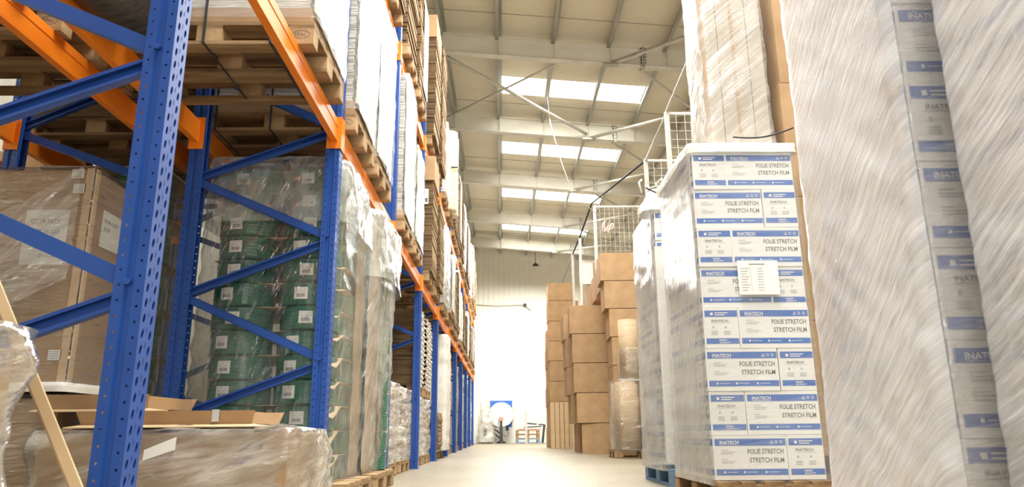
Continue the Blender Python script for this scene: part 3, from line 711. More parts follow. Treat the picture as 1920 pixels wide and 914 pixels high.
# kraft paper hanging down the aisle side of the coils
def kraft(y0, y1, z0, z1, x, label, s):
    def fn(u, v): return (x+.018*noise.noise(Vector((u*3, v*7, s)))+.006*noise.noise(Vector((u*12, v*22, s))), y0+(y1-y0)*u, z0+(z1-z0)*v+.02*noise.noise(Vector((u*8, 0, s)))*(v < .05))
    o = skin_sheet('kraft_sheet', fn, 14, 50, 'tube_brown'); m_ = o.modifiers.new('t', 'SOLIDIFY'); m_.thickness = .003
    tag(o, label, 'kraft sheet'); return o
kraft(5.62, 5.95, .16, 2.2, -1.150, 'tan kraft sheet on the aisle side of the nearest coil pallet', 1.)
kraft(6.05, 6.62, .16, 2.3, -1.13, 'tan kraft sheet on the near half of the second coil pallet', 2.)
kraft(6.62, 7.06, 1.55, 2.3, -1.10, 'tan kraft sheet above the uncovered green coils of the second pallet', 3.)
kraft(6.62, 7.06, .3, .86, -1.11, 'tan kraft sheet below the uncovered green coils of the second pallet', 4.)
tag(wrap('stretch_film', -2.14, -1.13, 4.955, 5.98, .13, 2.36, 'film_green', seed=3, amp=.018, res=.045, rad=.10, fold=(2, 9)), 'greenish clear stretch film round the nearest coil pallet', 'stretch film')
tag(wrap('stretch_film', -2.14, -1.05, 6.02, 7.12, .13, 2.34, 'film_clear_v', seed=8, amp=.02, res=.05, rad=.10, fold=(2, 9), profile=lambda q: -.06*(1-q)**2), 'clear stretch film round the second coil pallet', 'stretch film')
tag(wrap('stretch_film', -3.38, -2.45, 4.98, 5.7, .13, 2.36, 'film_green', seed=5, amp=.012, res=.06, rad=.08), 'stretch film round the coils in the back rack', 'stretch film')
# loose hood of plastic over the top of both coil pallets
film('film_hood', 75, .06, .55, col=(.78, .82, .76), streak=(3, 9), bump=1., gloss=.7, rough=.12, c0=.4, c1=.7)
t = thing('plastic_hood', 'loose milky green plastic hood bulging over the top of the coils', 'plastic hood', (0, 0, 0))
place('hood_sheet', wrap_mesh('hood_sheet', -2.17, -1.09, 4.94, 5.95, 1.92, 2.41, 'film_hood', seed=21, amp=.035, res=.035, rad=.16, fold=(2.5, 5), profile=lambda q: -.05*q*q+.02), t)
t = thing('plastic_hood', 'loose milky plastic hood over the second coil pallet beside the orange beam', 'plastic hood', (0, 0, 0))
place('hood_sheet', wrap_mesh('hood_sheet', -2.1, -1.02, 6.0, 7.2, 1.75, 2.36, 'film_hood', seed=27, amp=.045, res=.04, rad=.2, fold=(2, 4), profile=lambda q: -.06*q*q+.03), t)
pallet(-1.62, 5.44, 0, 'pallet under the nearest green coils', True, sy=1.15, group='pallets on the floor under the left rack')
pallet(-1.62, 6.58, 0, 'pallet under the second load of green coils', True, sy=1.2, group='pallets on the floor under the left rack')
pallet(-2.9, 5.4, 0, 'pallet under the coils in the back rack', True, group='pallets on the floor under the left rack')
# --- big film draped carton in the back rack, on a wrapped load
pallet(-2.95, 4.35, 0, 'pallet under the film draped carton', True, group='pallets on the floor under the left rack')
tall_wrapped(3.96, 4.74, .144, .68, 'film_clear', 'low wrapped load under the tall film draped carton', x0=-3.5, x1=-2.34, core='cardboard', cat='wrapped load')
t = thing('foam_sheet', 'crumpled white foam sheet under the tall film draped carton', 'foam sheet', (-2.9, 4.35, .69))
place('sheet', wrap_mesh('sheet', -.56, .57, -.42, .40, 0, .05, 'foam_white', seed=4, amp=.03, res=.04, rad=.03), t)
t = thing('tall_carton', 'tall brown carton with paper labels, draped in clear film behind the near upright', 'carton', (-2.72, 4.33, .73))
mb = MB(); mb.box(-.37, .37, -.35, .35, 0, 1.22, 'cardboard'); mb.build('body', t)
mb = MB(); mb.box(.325, .376, -.356, -.35, 0, 1.23, 'cardboard_light'); mb.box(.37, .376, -.356, -.30, 0, 1.23, 'cardboard_light'); tag(mb.build('edge_board', t), 'light cardboard corner board')
mb = MB(); mb.box(.02, .26, -.356, -.352, .66, .98, 'white_paper'); y = -.3575
for k, s in enumerate(('C129-132X', 'NTP-06207', 'NYS32-', '-0060-')): put_text(mb, s, .036, (.05+(.06 if k == 3 else 0), y, .90-k*.062-(.015 if k > 1 else 0)), (1, 0, 0), (0, 0, 1), 'print_grey')
tag(mb.build('paper_label', t), 'white paper label with printed codes')
for (xa, za) in ((.26, .13), (.26, 1.08), (.24, 1.17)):
    mb = MB(); mb.box(xa, xa+.07, -.356, -.352, za, za+.055, 'white_paper')
    for k in range(4): mb.box(xa+.006, xa+.058, -.3575, -.356, za+.008+.012*k, za+.012+.012*k, 'print_faint')
    tag(mb.build('small_label', t), 'small white sticker')
mb = MB(); mb.box(.372, .376, -.22, .05, .80, 1.02, 'white_paper')
put_text(mb, '0129-132X', .034, (.377, -.2, .95), (0, 1, 0), (0, 0, 1), 'print_grey'); put_text(mb, '0129', .034, (.377, -.2, .90), (0, 1, 0), (0, 0, 1), 'print_grey')
tag(mb.build('side_label', t), 'white paper label on the side')
place('film', wrap_mesh('film', -.385, .385, -.365, .365, .0, 1.235, 'film_clear', seed=12, amp=.008, res=.05, rad=.02), t)
def fn(u, v):
    # loose veil of film pulled from the top corner down to the left
    x = -2.40-.95*u; zt = 1.96-.50*u-.10*math.sin(u*3.1); zb = 1.30-.75*u; z = zt+(zb-zt)*v
    y = 3.94-.16*math.sin(u*2.6)*(.4+v)+.035*noise.noise(Vector((u*6-v*7, v*3, 2)))+.02*noise.noise(Vector((u*16-v*17, v*5, 5)))
    return (x, y, z)
film('film_veil', -32, .10, .62, col=(.78, .74, .66), streak=(2, 22), bump=1., gloss=.4, rough=.14, c0=.4, c1=.75)
o = skin_sheet('loose_film', fn, 50, 40, 'film_veil', None, 1.0, .8); tag(o, 'loose veil of clear film hanging down left from the tall carton', 'film')
carton(-4.7, -4.15, 6.4, 6.9, 2.62, 3.05, 'pale carton with a label seen through the gap at far left')
beam(-4.1, 4.87, 7.5, B1, 'orange beam of the farthest left rack, seen through the gap', 1); 
pallet(-4.6, 6.6, ZT1-.144, 'pallet seen through the gap at far left', False)
# pallets over the back rack with their undersides showing
for k, y in enumerate((2.55, 3.6, 5.05, 6.1)):
    pallet(-3.03, y+.4, ZT1, 'pallet on the back rack beams, %s from the camera' % ORD[k], True, group='pallets on the back rack')
    brown_load(y, y+.8, ZT1+.144, 3.9, 'brown flat carton stack on the back rack beams, %s from the camera' % ORD[k], x0=-3.58, x1=-2.46)
film('film_near', 14, .05, .70, col=(.82, .78, .70), streak=(3, 14), bump=1., gloss=.8, rough=.12, c0=.42, c1=.70)
# --- low wrapped load with cardboard trays, in front of the coils
pallet(-1.68, 4.12, 0, 'pallet under the low wrapped load with trays', True, sy=1.05, group='pallets on the floor under the left rack')
t = thing('wrapped_load', 'low film wrapped brown load carrying empty cardboard trays', 'wrapped load', (-1.68, 4.12, .144), 0)
mb = MB(); mb.box(-.6, .62, -.41, .40, 0, .33, 'cardboard'); mb.build('goods', t)
place('film', wrap_mesh('film', -.63, .66, -.44, .43, 0, .345, 'film_near', seed=31, amp=.05, res=.03, rad=.07, fold=(2, 8), ang=.35), t)
mb = MB(); put = [(-.02, -.49, .15), (.14, -.49, .26)]; mb.quad([(-.05, -.475, .20), (.10, -.475, .25), (.10, -.472, .31), (-.05, -.472, .25)], 'white_paper'); tag(mb.build('paper_patch', t), 'white paper patch under the film')
def tray(x0, x1, y0, y1, z, label, wall=.065, lip=.09, rz=0):
    t = thing('cardboard_tray', label, 'cardboard tray', ((x0+x1)/2, (y0+y1)/2, z), rz, 'empty cardboard trays')
    hx, hy = (x1-x0)/2, (y1-y0)/2; th = .005
    mb = MB(); mb.box(-hx, hx, -hy, hy, 0, th, 'cardboard_light'); mb.build('tray_base', t)
    for sg in (-1, 1):
        mb = MB(); ya, yb = sg*hy, sg*(hy+.025)
        P = [(-hx, ya, 0), (hx, ya, 0), (hx+.02, yb, wall), (-hx-.02, yb, wall)]
        mb.quad(P, 'cardboard'); mb.quad([(x, y+sg*.005, z_) for x, y, z_ in reversed(P)], 'cardboard')
        mb.quad([P[3], P[2], (P[2][0], P[2][1]+sg*.005, wall), (P[3][0], P[3][1]+sg*.005, wall)], 'cardboard_light')
        mb.build('tray_wall', t)
    mb = MB(); ya = -hy
    P = [(-hx, ya, .0), (hx, ya, .0), (hx+.12, ya-lip, -.012), (-hx-.04, ya-lip, -.012)]
    mb.quad(P, 'cardboard_light'); mb.quad([(x, y, z_-.005) for x, y, z_ in reversed(P)], 'cardboard_light'); mb.quad([P[3], P[2], (P[2][0], P[2][1], P[2][2]-.005), (P[3][0], P[3][1], P[3][2]-.005)], 'cardboard_light')
    mb.build('front_flap', t)
    for sg in (-1, 1):
        mb = MB(); mb.box(sg*hx-.003, sg*hx+.003, -hy, hy, 0, wall*.9, 'cardboard'); mb.build('end_wall', t)
    mb = MB(); mb.box(hx*.55, hx*.55+.035, -hy-.03, -hy-.026, .01, wall+.005, 'print_faint'); tag(mb.build('tape_strip', t), 'clear tape strip')
    return t
tray(-2.12, -1.26, 3.78, 4.2, .515, 'front empty cardboard tray lying on the low wrapped load', rz=-.02)
tray(-2.42, -1.86, 3.9, 4.45, .60, 'rear cardboard tray, tilted on the low wrapped load', wall=.07, lip=.02)
# --- wrapped thing at the lower left, close to the camera, and the leaning board
t = thing('wrapped_load', 'crumpled film wrapped load at the lower left corner, closest to the camera', 'wrapped load', (-1.65, 1.45, .144), 0)
mb = MB(); mb.box(-.46, .46, -.36, .34, 0, .52, 'cardboard'); mb.box(-.4, .44, -.3, .3, .52, .545, 'cardboard_light'); mb.build('goods', t)

place('film', wrap_mesh('film', -.5, .5, -.42, .40, 0, .57, 'film_near', seed=44, amp=.045, res=.025, rad=.10, fold=(3, 7), profile=lambda q: .03*math.sin(q*9)), t)
pallet(-1.78, 1.45, 0, 'pallet under the crumpled load nearest the camera', True, rz=0, group='pallets on the floor under the left rack')
t = thing('cardboard_edge_board', 'long tan cardboard edge board leaning behind the crumpled near load', 'edge board', (0, 0, 0))
mb = MB(); a = Vector((-1.02, 2.14, 0.02)); b_ = Vector((-1.60, 2.10, 1.10)); d = (b_-a).normalized()
mb.bar(a, b_, .006, .030, 'cardboard_light', up=(1, 0, .5)); mb.bar(a+Vector((-.018, .018, -.006)), b_+Vector((-.018, .018, -.006)), .036, .006, 'cardboard', up=(1, 0, .5)); mb.build('board', t)
# --- sacks and further floor loads
for k, (y0, y1) in enumerate(((7.72, 8.72), (8.9, 9.85), (10.42, 11.35), (11.6, 12.45))):
    sack_load(y0, y1, .144, 1.0 if k < 2 else .97, 'film wrapped sacks on a floor pallet, %s sack load from the camera' % ORD[k], layers=6)
    pallet(-1.82, (y0+y1)/2, 0, 'floor pallet under the %s sack load' % ORD[k], True, sy=1.1, group='pallets on the floor under the left rack')
t = brown_load(7.8, 9.8, 1.03, 2.3, 'dark brown flat carton stack lying over the nearest sacks', x0=-2.35, x1=-1.6, jit=.012, side='card_edges')
for k, (y0, y1) in enumerate(((10.42, 11.3), (11.6, 12.4))):
    pallet(-1.82, (y0+y1)/2, 1.0, 'pallet standing on the %s sack load' % ORD[k+2], True, sy=1.05, group='pallets between the sacks')
    t = brown_load(y0, y1, 1.145, 2.22, 'upper brown carton stack with white ribbed aisle side, %s behind fourth upright' % ORD[k], x0=-2.32, x1=-1.27, side='cardboard')
    def fn(u, v, y0=y0, y1=y1): q = v*16; r = q-int(q); return (.535+.05*(1-r)*(.5+.5*abs(math.sin(u*7+int(q))))+.02*math.sin(v*3), (u-.5)*(y1-y0+.04), -.02+1.12*v)
    skin_sheet('ribbed_film', fn, 20, 96, 'sack_white', t)
brown_load(13.15, 14.1, .144, .82, 'low brown flat carton pile on the floor beyond the sacks', x0=-2.3, x1=-1.16, jit=.02, side='card_edges_light')
tall_wrapped(14.3, 15.2, .144, 2.35, 'film_white', 'tall white wrapped load behind the low brown carton pile', x0=-2.3, x1=-1.1)
lv0 = [(15.75, 'w', 2.3), (16.8, 't', 2.25), (18.4, 'w', 1.9), (19.5, 'g', 2.2), (21.05, 't', 2.2), (22.1, 'g', 2.2), (23.7, 'w', 2.2), (24.8, 'g', 2.2), (26.35, 'g', 2.2), (27.4, 'w', 2.2)]
for k, (y, kd, zt) in enumerate(lv0):
    if kd == 't': brown_load(y, y+.8, .144, zt, 'tan sheet stack on the floor, %s beyond the tall white load' % ORD[k], x0=-2.35, x1=-1.24)
    else: tall_wrapped(y, y+.8, .144, zt, {'w': 'film_white', 'g': 'film_clear'}[kd], '%s wrapped load on the floor, %s beyond the tall white load' % ({'w': 'white', 'g': 'green'}[kd], ORD[k]), x0=-2.35, x1=-1.24, core={'w': 'white_paper', 'g': 'green_plastic'}[kd])
for k, y in enumerate([13.25, 14.35]+[q[0] for q in lv0]): pallet(-1.82, y+.4, 0, 'floor pallet beyond the sacks, %s of the row' % ORD[k], False, group='pallets on the floor under the left rack')
# ================================================================== RIGHT SIDE
def fit_text(mb, s, O, width, height, ua, va, m, **kw):
    vs_, fs = text_polys(s, 1.0, **kw); x0 = min(v[0] for v in vs_); x1 = max(v[0] for v in vs_); y0 = min(v[1] for v in vs_); y1 = max(v[1] for v in vs_)
    O = Vector(O); ua = Vector(ua); va = Vector(va); n = len(mb.v)
    mb.v += [tuple(O+ua*((a-x0)/(x1-x0)*width)+va*((b_-y0)/(y1-y0)*height)) for a, b_ in vs_]
    for f in fs: mb.f.append(tuple(n+i for i in f)); mb.m.append(mb.mi(m)); mb.sm.append(False)
CL, CW, CH = .483, .238, .283
def art(mb, O, ua, nrm, W_, long):
    """print on one face: O lower left corner, ua to the right, nrm outwards"""
    O = Vector(O); ua = Vector(ua); va = Vector((0, 0, 1)); nv = Vector(nrm)
    def R(a0, a1, z0, z1, m, e=.0006): mb.quad([O+nv*e+ua*a+va*z for a, z in ((a0, z0), (a1, z0), (a1, z1), (a0, z1))], m)
    def T(s, a, z, w, h, m, e=.0012, **kw): fit_text(mb, s, O+nv*e+ua*a+va*z, w, h, ua, va, m, **kw)
    g = .012
    R(g, W_-.004, .214, .258, 'print_blue'); R(g, W_-.004, .030, .068, 'print_blue')
    if long:
        T('INATECH', .045, .224, .125, .022, 'print_white', bold=.02)
        R(.045, .17, .2185, .2205, 'print_white', .0012)
        for k in range(3):   # recycling, glass and umbrella marks
            a = .375+.032*k
            if k == 0:
                P = [(0, 0), (.024, 0), (.012, .022)]; Q = [(.005, .003), (.019, .003), (.012, .016)]
                for i in range(3): mb.quad([O+nv*.0012+ua*(a+x)+va*(.225+z) for x, z in (P[i], P[(i+1) % 3], Q[(i+1) % 3], Q[i])], 'print_white')
            else:
                for i in range(8):
                    t0, t1 = math.pi*i/4, math.pi*(i+1)/4
                    mb.quad([O+nv*.0012+ua*(a+.01+r*math.cos(t))+va*(.236+r*math.sin(t)) for r, t in ((.010, t0), (.010, t1), (.007, t1), (.007, t0))], 'print_white')
        T('FOLIE STRETCH', .225, .163, .235, .031, 'print_grey', bold=.012); T('STRETCH FILM', .235, .108, .225, .031, 'print_grey', bold=.012)
        for (z, w) in ((.185, .05), (.172, .09), (.162, .075), (.128, .04), (.116, .095), (.105, .08)): R(.05, .05+w, z, z+.004, 'print_faint')
        for a in (.06, .19, .33): R(a, a+.012, .043, .055, 'print_white', .0012); R(a+.02, a+.09, .0475, .0505, 'print_white', .0012)
    else:
        T('HIGH', .10, .048, .05, .014, 'print_white', bold=.02); T('QUALITY', .10, .0325, .075, .012, 'print_white', bold=.02)
        R(.05, .068, .225, .243, 'print_white', .0012); R(.08, .17, .238, .244, 'print_white', .0012); R(.08, .15, .224, .230, 'print_white', .0012)
        T('INATECH', .055, .178, .115, .016, 'print_grey', bold=.015); R(.05, .19, .170, .172, 'print_faint')
        for a in (.05, .135):
            R(a+.01, a+.022, .135, .15, 'print_faint')
            for z in (.112, .102, .092): R(a, a+.045, z, z+.005, 'print_faint')
def film_carton_mesh():
    mb = MB(); hx, hy = CL/2, CW/2
    mb.box(-hx, hx, -hy, hy, 0, CH-.002, 'print_white')
    art(mb, (-hx, -hy, 0), (1, 0, 0), (0, -1, 0), CL, True); art(mb, (hx, hy, 0), (-1, 0, 0), (0, 1, 0), CL, True)
    art(mb, (-hx, hy, 0), (0, -1, 0), (-1, 0, 0), CW, False); art(mb, (hx, -hy, 0), (0, 1, 0), (1, 0, 0), CW, False)
    return mb.mesh('film_carton')
FCM = film_carton_mesh()
rr = random.Random(11)
def fcarton(x, y, z, rz, label, grp):
    o = place('film_carton', FCM, None, (x+rr.uniform(-.003, .003), y+rr.uniform(-.004, .004), z), rz+math.radians(rr.uniform(-.6, .6)))
    tag(o, label, 'carton', grp); return o
def film_stack(x0, y0, layers, who, grp, rows=4, z0=.15, front=True, firstA=True):
    for l in range(layers):
        z = z0+l*CH; A = (l % 2 == 0) == firstA; lv = '%s layer from floor' % ORD[l]
        if A:
            fcarton(x0+CL/2, y0+CW/2, z, 0, 'blue printed carton, %s, front, %s' % (who, lv), grp)
            if front: fcarton(x0+CL+CW/2+.003, y0+CL/2, z, math.pi/2, 'carton narrow end, %s, front right, %s' % (who, lv), grp)
            for r in range(1, rows): fcarton(x0+CL/2, y0+CW/2+r*(CW+.003), z, 0, 'carton, %s, %s row behind front, %s' % (who, ORD[r-1], lv), grp)
        else:
            fcarton(x0+CW/2, y0+CL/2, z, math.pi/2, 'carton narrow end, %s, front left, %s' % (who, lv), grp)
            if front: fcarton(x0+CW+.003+CL/2, y0+CW/2, z, 0, 'blue printed carton, %s, front right, %s' % (who, lv), grp)
            if rows == 3: fcarton(x0+CL/2, y0+CW*2.5+.008, z, 0, 'carton, %s, rear row, %s' % (who, lv), grp)
            if rows > 3: fcarton(x0+CW/2, y0+CL*1.5+.004, z, -math.pi/2 if False else math.pi/2, 'lengthwise carton, %s, behind front, %s' % (who, lv), grp)
# stack 2, the one whose print faces the camera
S2X, S2Y = 1.365, 4.9
film_stack(S2X, S2Y, 8, 'printed stack', 'stretch film cartons of the printed stack')
pallet(S2X+.36, S2Y+.52, 0, 'pallet under the printed carton stack', True, rz=math.pi/2, sy=.92, group='pallets under the film stacks')
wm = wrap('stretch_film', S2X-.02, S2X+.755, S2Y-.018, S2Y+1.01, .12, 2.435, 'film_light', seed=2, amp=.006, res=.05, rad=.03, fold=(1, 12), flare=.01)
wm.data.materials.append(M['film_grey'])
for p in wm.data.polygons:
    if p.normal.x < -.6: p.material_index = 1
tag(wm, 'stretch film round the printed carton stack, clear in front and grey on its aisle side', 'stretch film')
t = thing('top_film', 'white crumpled film lid with a black strap on top of the printed stack', 'film lid', (0, 0, 0))
place('lid', wrap_mesh('lid', S2X-.03, S2X+.77, S2Y-.03, S2Y+1.03, 2.405, 2.475, 'film_white', seed=16, amp=.014, res=.03, rad=.04, fold=(4, 6)), t)
mb = MB(); mb.tube([(S2X+.33+.02*k, S2Y+.03-.006*k, 2.545-.035*math.sin(k/20*math.pi)+.02*(k/20)) for k in range(21)], .006, 'black', 6); mb.build('strap', t)
mb = MB(); mb.box(1.62, 1.90, 4.868, 4.871, 1.36, 1.60, 'print_white')
for k in range(9): mb.box(1.64, 1.68+.01*(k % 3), 4.8665, 4.868, 1.39+.019*k, 1.393+.019*k, 'print_faint'); mb.box(1.755, 1.795, 4.8665, 4.868, 1.39+.019*k, 1.393+.019*k, 'print_faint')
mb.box(1.70, 1.81, 4.8665, 4.868, 1.572, 1.576, 'print_grey'); mb.box(1.708, 1.7095, 4.8665, 4.868, 1.38, 1.56, 'print_faint')
tag(mb.build('document_sheet'), 'white document sheet with a table, stuck on the printed carton stack', 'document')
# stack 1 and stack 0: near, under heavy film
S1X, S1Y = 1.315, 2.14
film_stack(S1X, S1Y, 9, 'heavily wrapped near stack', 'stretch film cartons of the near stack', rows=3, firstA=False)
pallet(S1X+.36, S1Y+.38, 0, 'pallet under the heavily wrapped near stack', True, sy=1.0, group='pallets under the film stacks')
wm = wrap('stretch_film', S1X-.055, S1X+.78, S1Y-.03, S1Y+.78, .10, 2.75, 'film_front', seed=6, amp=.006, res=.03, rad=.05, fold=(2, 16), ang=.7, flare=.02)
wm.data.materials.append(M['film_milky'])
for p in wm.data.polygons:
    if p.normal.x < -.35: p.material_index = 1
tag(wm, 'heavy milky stretch film round the near stack, streaked diagonally', 'stretch film')
S0X, S0Y = 1.42, 1.06
for l in range(9):
    z = .15+l*CH
    if l % 2 == 0:
        for r in range(4): fcarton(S0X+CL/2, S0Y+CW/2+r*(CW+.003), z, 0, 'carton under milky film at right edge, %s row, %s layer from floor' % (ORD[r], ORD[l]), 'stretch film cartons at the right edge')
    else:
        for r in range(2): fcarton(S0X+CW/2, S0Y+CL/2+r*(CL+.003), z, math.pi/2, 'lengthwise carton under milky film at right edge, %s row, %s layer up' % (ORD[r], ORD[l]), 'stretch film cartons at the right edge')
pallet(S0X+.36, S0Y+.48, 0, 'pallet under the stack at the right edge', True, sy=1.2, group='pallets under the film stacks')
tag(wrap('stretch_film', S0X-.05, S0X+.78, S0Y-.03, S0Y+1.0, .10, 2.75, 'film_milky_flat', seed=9, amp=.006, res=.03, rad=.045, fold=(2, 14), ang=.5, flare=.02), 'milky stretch film round the stack at the right edge of the picture', 'stretch film')
# stack 3 behind stack 2
S3X, S3Y = 1.42, 6.5
film_stack(S3X, S3Y, 8, 'stack behind the printed one', 'stretch film cartons behind the printed stack', rows=4, z0=.20, front=False, firstA=False)
pallet(S3X+.4, S3Y+.5, 0, 'blue pallet under the grey wrapped stack behind the printed one', True, rz=math.pi/2, sy=1.0, blue=True, group='pallets under the film stacks')
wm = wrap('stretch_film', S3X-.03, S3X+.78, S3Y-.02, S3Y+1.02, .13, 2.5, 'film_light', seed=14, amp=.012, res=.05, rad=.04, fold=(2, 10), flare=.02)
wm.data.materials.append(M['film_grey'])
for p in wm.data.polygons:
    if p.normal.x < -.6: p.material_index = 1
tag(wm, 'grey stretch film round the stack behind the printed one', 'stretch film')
mb = MB(); mb.box(S3X-.014, S3X+.11, S3Y-.012, S3Y-.006, .2, 2.12, 'foam_white'); mb.box(S3X-.014, S3X-.008, S3Y-.006, S3Y+.05, .2, 2.12, 'foam_white'); tag(mb.build('corner_board'), 'white corner board down the near edge of the grey wrapped stack behind the printed one', 'corner board')
t = thing('plastic_bag', 'white knotted plastic bag on top of the grey wrapped stack', 'plastic bag', (1.50, 6.62, 2.47))
place('bag', wrap_mesh('bag', -.18, .14, -.16, .2, 0, .22, 'film_white', seed=33, amp=.05, res=.03, rad=.12, fold=(4, 5), profile=lambda q: -.10*q*q), t)
mb = MB(); mb.tube([(.02, -.02, .2), (-.02, -.04, .30), (.03, -.05, .34), (.06, -.03, .27), (.05, -.01, .2)], .012, 'foam_white', 8); mb.tube([(-.17, -.05, .2), (-.19, -.06, .3), (-.16, -.06, .33)], .01, 'foam_white', 8); mb.build('knot', t)
mb = MB(); mb.tube([(-.16+.02*k, -.2, .2-.06*math.sin(k/16*math.pi)) for k in range(17)], .007, 'black', 6); mb.build('strap', t)
# tall boards on top of stack 2
noisy('pale_board', (.40, .35, .29), (.50, .44, .37), scale=(3, 3, 3), rough=.7)
t = thing('tall_board_bundle', 'tall film wrapped bundle of pale boards standing on the printed stack', 'board bundle', (1.83, 5.36, 2.485))
for k in range(4):
    mb = MB(); x = -.235+.118*k; mb.box(x, x+.112, -.22, .22, 0, 1.75, 'pale_board'); mb.build('board', t)
for (x, y) in ((-.24, -.225), (-.24, .225), (-.005, -.225)):
    mb = MB(); mb.box(x-.006, x+.012, y-.006, y+.006, .0, 1.75, 'cardboard'); mb.build('edge_board', t)
place('film', wrap_mesh('film', -.25, .25, -.24, .24, 0, 1.77, 'film_board', seed=41, amp=.014, res=.04, rad=.03, fold=(2, 10), ang=.9, flare=.02), t)
# brown cartons behind stack 2
for k in range(2): pallet(2.62, 5.62, .144*k, ['lower', 'upper'][k]+' pallet of the pair under the brown carton column', True, sy=1.1, group='pallets under the film stacks')
for k in range(4):
    carton(2.155+.012*(k % 2), 2.95, 5.12, 6.0, .29+k*.93, .29+(k+1)*.93-.005, 'tall brown carton in the column behind the printed stack, %s from the floor' % ORD[k], group='tall brown cartons behind the film stacks')
# ================================================================== cartons down the aisle
seams = [0, .655, 1.31, 1.965, 2.62, 3.27]
for k in range(5):
    x0 = [1.80, 1.66, 1.60, 1.58, 1.53][k]; x1 = [2.52, 2.46, 2.50, 2.47, 2.42][k]
    carton(x0, x1, 16.35, 17.15, seams[k], seams[k+1]-.014, 'brown carton in the tallest front column by the aisle, %s from the floor' % ORD[k], rz=[-.22, -.09, -.06, -.05, -.04][k], group='brown cartons in the front column')
    carton([1.72, 1.60, 1.52, 1.50, 1.46][k], [2.4, 2.3, 2.3, 2.28, 2.25][k], 17.5, 18.3, seams[k], seams[k+1]-.006-.03*(k == 4), 'brown carton directly behind the front column, %s from the floor' % ORD[k], group='brown cartons behind the front column')
zz = [1.33, 1.93, 2.53, 3.12, 3.72, 4.35, 4.9]
for k in range(6):
    carton(1.37+.015*(k % 2), [2.1, 2.15, 2.12, 2.12, 2.3, 2.17][k], 21.8, 22.6, zz[k], zz[k+1]-.014, 'brown carton in the far column beside the back wall view, %s above the upright flats' % ORD[k], group='brown cartons in the far column')
    carton(1.36+.02*(k % 2), 2.0, 23.0, 23.8, .6*k, .6*k+.594, 'brown carton behind the far column, %s from the floor' % ORD[k], group='brown cartons behind the far column')
for k in range(5):
    t = thing('flat_carton', 'flat brown carton standing on edge under the far column, %s from the aisle' % ORD[k], 'flat carton', (1.44+.135*k, 22.2, 0), 0, 'flat cartons standing on edge')
    mb = MB(); mb.box(-.06, .06, -.4, .4, 0, 1.32, 'cardboard'); bevel(mb.build('flat_board', t), .01)
    mb = MB(); mb.box(-.061, .061, -.4015, -.4, 0, 1.32, 'cardboard_light'); mb.build('edge', t)
# right rear block of cartons
ZC = [0, .60, 1.2, 1.78, 2.36, 2.95, 3.54, 4.15]
for k in range(7):
    xo = [2.25, 2.25, 2.25, 2.25, 2.22, 2.14, 2.07][k]
    carton(xo, xo+.95, 14.9, 15.7, ZC[k], ZC[k+1]-.014, 'large brown carton in the column behind the paper rolls, %s from the floor' % ORD[k], rz=-.03, group='brown cartons behind the paper rolls')
    for j in range(3):
        if k >= 0: carton(xo+[.40,.34,.30][j] if k<6 else xo+.12, xo+1.2, 15.95+j*.85, 16.7+j*.85, ZC[k]*(1-.015*j), ZC[k+1]*(1-.015*j)-.008, 'brown carton %s in the row running back from the rolls, %s from the floor' % (ORD[j], ORD[k]), group='brown cartons running back from the rolls', tape=False)
# paper rolls on a pallet
pallet(2.58, 13.8, 0, 'wooden pallet under the brown paper rolls', True, group='pallets on the right of the aisle')
pallet(3.0, 13.1, 0, 'yellowish wooden pallet beside the paper rolls', True, group='pallets on the right of the aisle')
def roll(x, y, z0, z1, r, label):
    t = thing('paper_roll', label, 'paper roll', (x, y, z0), 0, 'brown paper rolls'); H = z1-z0
    mb = MB(); mb.tube([(0, 0, 0), (0, 0, H)], r, 'tube_brown', 36); mb.build('roll', t)
    mb = MB(); mb.tube([(0, 0, H), (0, 0, H+.004)], .04, 'black', 16); mb.build('core', t); return t
roll(2.25, 13.5, .15, 1.34, .21, 'brown paper roll standing on the pallet, lower left'); roll(2.68, 13.5, .15, 1.34, .21, 'brown paper roll standing on the pallet, lower right')
roll(2.25, 13.95, .15, 1.34, .21, 'brown paper roll in the second row, lower left')
roll(2.33, 13.5, 1.345, 2.48, .175, 'brown paper roll standing on the lower rolls, left'); roll(2.71, 13.52, 1.345, 2.44, .175, 'brown paper roll standing on the lower rolls, right')
tag(wrap('stretch_film', 2.01, 2.93, 13.26, 14.2, .12, 1.38, 'film_clear', seed=51, amp=.02, res=.05, rad=.12), 'clear stretch film round the lower paper rolls', 'stretch film')
tag(wrap('stretch_film', 2.13, 2.91, 13.3, 13.75, 1.35, 1.95, 'film_clear', seed=52, amp=.02, res=.05, rad=.15, top=False), 'clear stretch film round the upper paper rolls', 'stretch film')
# wrapped tall flat cartons behind
t = thing('wrapped_cartons', 'tall film wrapped brown cartons between the far column and the mesh', 'wrapped cartons', (2.66, 20.4, 0))
for k in range(3):
    for j in range(6):
        mb = MB(); mb.box(-.38+.26*k, -.13+.26*k, -.3, .3, j*.86, j*.86+.855, 'cardboard'); mb.build('carton', t)
place('film', wrap_mesh('film', -.41, .42, -.33, .33, 0.01, 5.2, 'film_clear', seed=60, amp=.02, res=.09, rad=.04), t)
mb = MB(); mb.box(-.40, -.1, -.335, -.332, 4.5, 5.12, 'white_paper'); tag(mb.build('paper_cover', t), 'white paper under the film')
